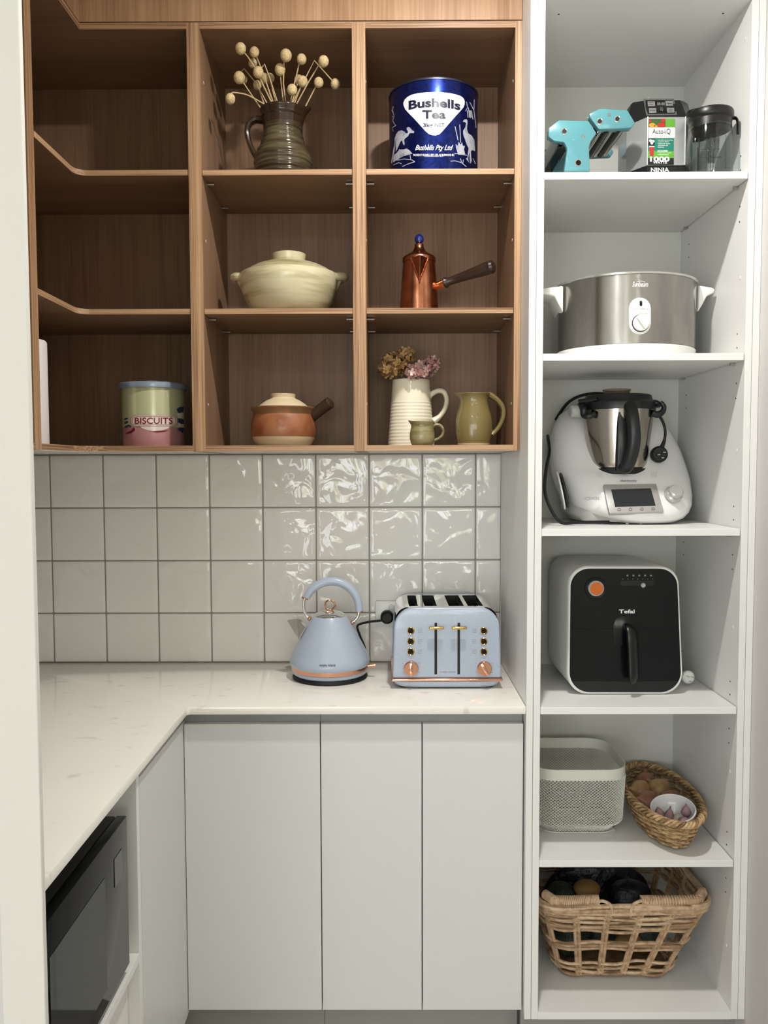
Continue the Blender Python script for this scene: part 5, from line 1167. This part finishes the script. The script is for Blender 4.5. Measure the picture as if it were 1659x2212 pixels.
# -- pale perforated metal basket
mat('mesh_white', (216, 216, 206), .45)
z0 = SZ[4]
t = thing('mesh_basket', 'pale perforated metal basket with a smooth rim, empty, left of the onions', 'basket', (.49, 2.16, z0))
mx0, mx1, my0_, my1_, zr1, zr0 = .3655, .6125, 2.036, 2.283, .7, .6735
NA, NV = 96, 38
def mring(u):
    """outline at height fraction u (0 floor .. 1 rim), curving in at the foot"""
    f = .018*math.cos(min(u/.18, 1)*PI/2)**1.5+.006*(1-u)
    z = z0+.003+(zr0-z0-.003)*u if u > 0 else z0+.003
    return rrect(mx0+f, mx1-f, my0_+f, my1_-f, .058, z)
rows = [resample(mring((k_/NV)**1.0), NA*2) for k_ in range(NV+1)]
vs = []; idx = {}
for k_, R_ in enumerate(rows):
    for i in range(k_ % 2, NA*2, 2): idx[(k_, i)] = len(vs); vs.append(R_[i])
fs = []
for k_ in range(1, NV):
    for i in range((k_+1) % 2, NA*2, 2):
        try: fs.append((idx[(k_-1, i)], idx[(k_, (i+1) % (NA*2))], idx[(k_+1, i)], idx[(k_, (i-1) % (NA*2))]))
        except KeyError: pass
g = G(); g.keep = True; g.add(vs, fs)
wall = g.build('mesh_wall', 'mesh_white', t, smooth=0); wall['kind'] = 'stuff'
md_ = wall.modifiers.new('w', 'WIREFRAME'); md_.thickness = .0021; md_.use_even_offset = False; md_.use_boundary = True
# floor: same lattice laid flat
g = G(); g.keep = True; st = .0044; fx0, fx1, fy0, fy1 = mx0+.028, mx1-.028, my0_+.028, my1_-.028; nx, ny = int((fx1-fx0)/st), int((fy1-fy0)/st); ix = {}; vs = []
for i in range(nx+1):
    for j in range(ny+1):
        if (i+j) % 2 == 0: ix[(i, j)] = len(vs); vs.append((fx0+i*st, fy0+j*st, z0+.0022))
fs = [(ix[(i-1, j)], ix[(i, j-1)], ix[(i+1, j)], ix[(i, j+1)]) for i in range(1, nx) for j in range(1, ny) if (i+j) % 2 == 1]
g.add(vs, fs); fl_ = g.build('mesh_floor', 'mesh_white', t, smooth=0); fl_['kind'] = 'stuff'; md_ = fl_.modifiers.new('w', 'WIREFRAME'); md_.thickness = .0021
R0_, R1_ = rrect(mx0, mx1, my0_, my1_, .060, zr0-.002), rrect(mx0, mx1, my0_, my1_, .060, zr1)
I0, I1 = rrect(mx0+.0022, mx1-.0022, my0_+.0022, my1_-.0022, .058, zr0-.002), rrect(mx0+.0022, mx1-.0022, my0_+.0022, my1_-.0022, .058, zr1)
G().rings([I0, R0_, R1_, I1, I0], True, False, False).build('rim_band', 'mesh_white', t)
fo = rrect(mx0+.0195, mx1-.0195, my0_+.0195, my1_-.0195, .055, z0+.0018); G().tube(fo, .0016, 6, closed=True).build('foot_wire', 'mesh_white', t)

# -- woven work
mat('cane', (194, 164, 132), .55, var=(60, (156, 124, 94), .42, .68), bump=(500, .3, .0006)); mat('cane_pale', (212, 184, 152), .5, var=(70, (176, 144, 112), .45, .7)); mat('cane_dark', (170, 138, 104), .6, var=(60, (130, 100, 72), .42, .68)); mat('cane_wrap', (186, 150, 110), .55, bump=(420, .9, .002, (1, 0, 0)))
mat('wicker', (196, 166, 122), .6, var=(70, (146, 114, 78), .4, .66)); mat('wicker_dark', (152, 122, 86), .65, var=(70, (112, 86, 58), .4, .66))
def norm_out(P, i):
    n = len(P); d = (P[(i+1) % n]-P[(i-1) % n]); d.z = 0; d.normalize(); return Vector((d.y, -d.x, 0))
def weave(P, stakes, amp, ph, r, wob, rr, n=None, zamp=0, zn=3):
    n = n or len(P); Q = []; z0w = rr.uniform(0, 6.28); z1w = rr.uniform(0, 6.28)
    for i in range(n):
        o = norm_out(P, i); a = stakes*PI*i/n+ph*PI
        Q.append(P[i]+o*(amp*math.cos(a))+Vector((0, 0, wob*math.sin(2*PI*3*i/n+z0w)+wob*.6*math.sin(2*PI*7*i/n+z1w)+zamp*math.sin(stakes*PI*i/n+ph*PI+PI/2))))
    return Q
# big rectangular basket on the bottom shelf
z0 = .1552; rr = random.Random(11)
t = thing('wicker_basket', 'large rectangular open-weave wicker basket on the bottom shelf', 'basket', (.59, 2.17, z0))
bx0, bx1, by0, by1, zt = .3745, .800, 1.968, 2.325, .385; cx0, cx1, cy0, cy1 = .440, .728, 2.045, 2.285
def bring(z, grow=0, n=240, r=.05):
    u = (z-z0)/(zt-z0); L = lambda a, b: a+(b-a)*u
    return resample(rrect(L(cx0, bx0)-grow, L(cx1, bx1)+grow, L(cy0, by0)-grow, L(cy1, by1)+grow, r, z), n)
NS = 18
for k_ in range(NS):
    i = int((k_+.5)*240/NS)
    pts = [bring(z)[i] for z in (z0+.012, z0+.07, z0+.14, z0+.2, zt-.01)]
    d = (bring(z0+.1)[(i+1) % 240]-bring(z0+.1)[(i-1) % 240]).normalized()*.0046
    G().tube([p+d for p in pts], .0046, 7).tube([p-d for p in pts], .0046, 7).build('stake', rr.choice(['cane', 'cane', 'cane_dark']), t)
def row(z, ph, r=.0043, zamp=.0, wob=.0024, m=None, amp=.0078):
    Q = weave(bring(z), NS, amp, ph, r, wob, rr, zamp=zamp); G().tube(Q, [r*rr.uniform(.85, 1.1)]*len(Q), 6, closed=True).build('weaver', m or rr.choice(['cane', 'cane_pale', 'cane', 'cane_dark']), t)
for k_, z in enumerate((.166, .1745, .184, .193, .203)): row(z, k_ % 2, zamp=.0025)
for k_, z in enumerate((.258, .2665, .2475)): row(z, k_ % 2, .0048, zamp=.0055)
for k_, z in enumerate((.307, .316, .325, .333, .341, .349, .357)): row(z, k_ % 2, .0043, zamp=.003)
for k_, (z, gr) in enumerate(((.3655, .004), (.372, .006), (.378, .003), (.383, 0))):
    Q = weave(bring(z, gr), 9, .004, k_*.6, .006, .0014, rr, zamp=.003); G().tube(Q, .0056, 6, closed=True).build('rim_rod', rr.choice(['cane', 'cane_pale', 'cane_dark']), t)
for xa, xb in ((.378, .515), (.622, .792)):
    zc_ = .3965; yf_ = by0+.006; pts = [Vector((xa+.012 if xa < .5 else xa, yf_+(.03 if xa < .5 else 0), zc_)), Vector((xa+.03, yf_, zc_)), Vector(((xa+xb)/2, yf_-.001, zc_)), Vector((xb-.03, yf_, zc_+.001)), Vector((xb-(0 if xa < .5 else .006), yf_+(0 if xa < .5 else .035), zc_+.001))]
    g = G(); g.tube(pts, .0098, 12, 14); h_ = g.build('wrapped_grip', 'cane', t)
    m_ = 34; L2 = []
    for i in range(m_):
        u = i/(m_-1)*(len(pts)-1); k2 = min(int(u), len(pts)-2); L2.append((pts[k2]+(pts[k2+1]-pts[k2])*(u-k2), (pts[k2+1]-pts[k2]).normalized()))
    g = G()
    for p, d in L2:
        a = d.orthogonal().normalized(); b = d.cross(a); g.tube([p+(a*math.cos(q)+b*math.sin(q))*.0102+d*.0006*q for q in [2*PI*j/10 for j in range(11)]], .0020, 5)
    wr = g.build('grip_wrapping', 'cane_pale', h_)
for xa, s in ((.530, 1), (.612, -1)):
    G().tube([(xa-s*.016, by0+.004, .393), (xa-s*.006, by0-.006, .401), (xa+s*.012, by0-.007, .393), (xa+s*.018, by0-.006, .375), (xa+s*.016, by0+.004, .358)], .0040, 8, 6).build('loop_tie', 'cane_pale', t)
G().rings([rrect(cx0, cx1, cy0, cy1, .045, z0+.004), rrect(cx0, cx1, cy0, cy1, .045, z0+.010)]).build('base_panel', 'cane_dark', t)
# vegetables, a bag and an added dark filler in the big basket
mat('rind_green', (30, 44, 34), .45, var=(40, (58, 72, 58), .5, .75), bump=(70, .9, .006)); mat('skin_tan', (150, 118, 70), .55, var=(12, (140, 96, 46), .4, .7)); mat('bag_navy', (16, 20, 34), .35, bump=(40, .8, .01)); mat('skin_purple', (72, 52, 62), .5, bump=(50, .6, .004))
def blob(name, label, cat, c_, r, sc, m, group=None, ribs=0, stem=None):
    g = G().sphere((0, 0, 0), r, 28, 16, sc)
    if ribs: g.v = [(x*(1+.05*math.cos(ribs*math.atan2(y, x))), y*(1+.05*math.cos(ribs*math.atan2(y, x))), z) for x, y, z in g.v]
    zmin_ = min(v[2] for v in g.v); c_ = Vector(c_); t = thing(name, label, cat, (c_.x, c_.y, c_.z+zmin_), group)
    g.v = [(c_.x+x, c_.y+y, c_.z+z) for x, y, z in g.v]; g.build('flesh', m, t)
    if stem: G().tube([c_+Vector((0, 0, r*sc[2]*.97)), c_+Vector((.004, 0, r*sc[2]+stem))], [.006, .004], 8).build('stem', 'straw', t)
    return t
GV = 'vegetables in the large wicker basket'
blob('squash', 'dark green wrinkled squash low at the left front of the wicker basket', 'vegetable', (.482, 2.115, .228), .052, (1.0, 1, 1.05), 'rind_green', GV, 9)
blob('squash', 'dark green wrinkled squash in the middle of the wicker basket', 'vegetable', (.565, 2.150, .222), .046, (1, 1, 1.0), 'rind_green', GV, 9)
blob('squash', 'dark green wrinkled squash at the right end of the wicker basket', 'vegetable', (.683, 2.125, .232), .050, (1.0, 1, 1.05), 'rind_green', GV, 8)
blob('squash', 'dark green squash piled upper left behind the basket grip', 'vegetable', (.465, 2.160, .296), .048, (1, 1, 1), 'rind_green', GV, 9)
blob('potato', 'yellow potato showing through the right centre of the weave', 'vegetable', (.628, 2.085, .224), .028, (1.3, .9, .85), 'skin_tan', GV)
blob('potato', 'brown potato behind the upper weave, left of centre', 'vegetable', (.545, 2.085, .285), .036, (1.15, .9, .9), 'skin_tan', GV)
blob('potato', 'tan potato visible above the left grip of the basket', 'vegetable', (.533, 2.155, .330), .030, (1.2, .9, .8), 'skin_tan', GV)
blob('eggplant', 'dusky purple eggplant lying low at the right of the basket', 'vegetable', (.660, 2.215, .205), .032, (1.6, .9, .9), 'skin_purple', GV)
blob('bag_or_dark_filler', 'dark navy bag bulging behind the right grip of the basket', 'bag', (.648, 2.155, .312), .046, (1.25, .9, .9), 'bag_navy', None, 5)

blob('bag_or_dark_filler', 'charcoal grey filler added to darken the rear of the wicker basket', 'bag', (.585, 2.250, .270), .074, (1.9, .42, 1.25), 'bag_navy', None, 4)  # added dark mass that keeps the basket's rear in shade

# oval basket of onions
z0 = SZ[4]; rr = random.Random(21)
OB = Vector((.714, 2.122, z0)); oang = .065
t = thing('oval_basket', 'shallow oval wicker basket of onions standing lengthwise on the shelf', 'basket', OB)
def oring(z, n=200, grow=0):
    u = (z-z0)/.086; a, b = .056+.030*u**.8+grow, .150+.052*u**.8+grow; c_, s_ = math.cos(oang), math.sin(oang); P = []
    for i in range(n):
        q = 2*PI*i/n; x, y = a*math.cos(q), b*math.sin(q); P.append(Vector((OB.x+x*c_+y*s_*.6, OB.y+y*c_-x*s_, z)))
    return P
NO = 30
for k_ in range(NO):
    i = int((k_+.5)*200/NO); G().tube([oring(z)[i] for z in (z0+.004, z0+.03, z0+.06, z0+.084)], .0024, 6).build('stake', 'wicker_dark', t)
for k_ in range(11):
    z = z0+.006+k_*.0064; Q = weave(oring(z), NO, .0036, k_ % 2, .003, .0006, rr, zamp=.0008); G().tube(Q, .0033*rr.uniform(.92, 1.08), 6, closed=True).build('weaver', rr.choice(['wicker', 'wicker', 'wicker_dark']), t)
for k_ in range(4):
    P = oring(z0+.081, 240, .003); Q = []; z_ph = k_*PI/2
    for i in range(240): o_n = norm_out(P, i); a = 2*PI*i/240*16+z_ph; Q.append(P[i]+o_n*(.0062*math.cos(a))+Vector((0, 0, .0062*math.sin(a))))
    G().tube(Q, .0036, 6, closed=True).build('braid_rod', ['wicker', 'wicker_dark', 'wicker', 'wicker'][k_], t)
P = oring(z0+.003, 60, -.004); G().rings([P, [p+Vector((0, 0, .004)) for p in P]]).build('base_panel', 'wicker_dark', t)
mat('onion_skin', (158, 112, 84), .36, coat=.15, var=(9, (124, 80, 58), .4, .7, (3, 3, .5))); mat('onion_pale', (184, 148, 102), .36, coat=.15, var=(10, (150, 108, 72), .4, .7, (3, 3, .5)))
def onion(label, c_, r, ax, m):
    """onion with a drawn-out neck along ax and a root tuft"""
    pr = [(0, -1.02), (.10, -1.0), (.45, -.88), (.80, -.58), (.98, -.15), (1.0, .1), (.90, .45), (.68, .74), (.38, .96), (.20, 1.10), (.13, 1.28), (.10, 1.42), (0, 1.45)]
    g = G().lathe(0, 0, [(a*r, b*r*.92) for a, b in pr], 28); ax = Vector(ax).normalized(); q = Vector((0, 0, 1)).rotation_difference(ax); c_ = Vector(c_)
    g.v = [tuple(c_+q @ Vector(v)) for v in g.v]; zm_ = min(v[2] for v in g.v)
    t = thing('onion', label, 'onion', (c_.x, c_.y, zm_), 'onions in the oval basket'); g.build('bulb', m, t)
    n_ = G()
    for k2 in range(5): a = k2*1.26; n_.tube([c_-ax*r*.90, c_-ax*r*1.03+q @ Vector((math.cos(a)*.006, math.sin(a)*.006, 0))], .0008, 4)
    n_.build('root_tuft', 'straw', t)
ON = z0+.008
onion('front left onion with its papery neck pointing at the mesh basket', (.680, 2.110, ON+.046), .034, (-.75, -.35, .5), 'onion_skin')
onion('reddish onion lying just behind the white bowl', (.744, 2.125, ON+.042), .033, (-.3, .9, .2), 'onion_skin')
onion('middle onion behind the one nearest the bowl', (.738, 2.195, ON+.044), .036, (-.5, .7, .45), 'onion_pale')
onion('pale golden onion touching the mesh basket', (.684, 2.190, ON+.044), .033, (-.8, -.3, .4), 'onion_pale')
onion('dark onion farthest back in the oval basket', (.718, 2.252, ON+.044), .031, (.1, .5, .8), 'onion_skin')
# bowl with garlic
mat('porcelain', (226, 226, 228), .18, coat=.4); mat('garlic_skin', (158, 128, 132), .6, var=(60, (112, 82, 92), .4, .65)); mat('garlic_pale', (200, 186, 166), .55)
bc = Vector((.713, 2.016, z0+.045)); up_ = Vector((-.12, -.26, .96)).normalized(); qb = Vector((0, 0, 1)).rotation_difference(up_); br = .0545
g = G().lathe(0, 0, [(0, 0), (.026, 0), (.029, .003), (.044, .016), (.053, .032), (br, .044), (br-.0018, .0455), (br-.004, .044), (.049, .032), (.040, .018), (.024, .0055), (0, .005)], 56)
g.v = [tuple(bc+qb @ Vector(v)) for v in g.v]; o = g.build('garlic_bowl', 'porcelain'); tag(rebase(o), 'small tilted white bowl holding garlic cloves in the oval basket', 'bowl')
def clove(label, lx, ly, lz, ax, m, L_=.020):
    g = G().lathe(0, 0, [(0, 0), (.004, .001), (.0078, .005), (.0085, .010), (.006, .016), (.002, .021), (.0012, L_+.006), (0, L_+.007)], 14, sy=.75)
    q = Vector((0, 0, 1)).rotation_difference(Vector(ax).normalized()); g.v = [tuple(bc+qb @ (Vector((lx, ly, lz))+q @ (Vector(v)*1.5))) for v in g.v]
    o = rebase(g.build('garlic_clove', m)); tag(o, label, 'garlic', 'garlic cloves in the white bowl')
clove('garlic clove with a raised purple tip, left of centre in the bowl', -.014, -.004, .012, (.2, .1, 1), 'garlic_skin', .020)
clove('small garlic clove at the left edge of the bowl floor', -.031, -.002, .017, (-.2, .2, 1), 'garlic_skin', .016)
clove('plump pale garlic clove lying in the centre of the bowl', -.004, -.008, .016, (1, .1, .12), 'garlic_pale', .020)
clove('purple garlic clove standing at the right of the bowl', .030, -.004, .016, (.05, .1, 1), 'garlic_skin', .018)
clove('purple garlic clove lying in front between the others', .004, -.022, .0145, (1, .2, .15), 'garlic_skin', .018)

# a hair's breadth of air under everything that stands on a board
FIXED = {'timber_cupboard', 'corner_cupboard', 'timber_bulkhead', 'tall_cupboard', 'benchtop', 'base_cupboard', 'corner_base_cupboard', 'microwave_housing', 'power_outlet', 'pantry_downlight', 'room_fill_lamp', 'camera'}
for o in list(COL.objects):
    if o.parent is None and o.name.split('.')[0] not in FIXED and o.get('kind') != 'structure': o.location.z += .0006
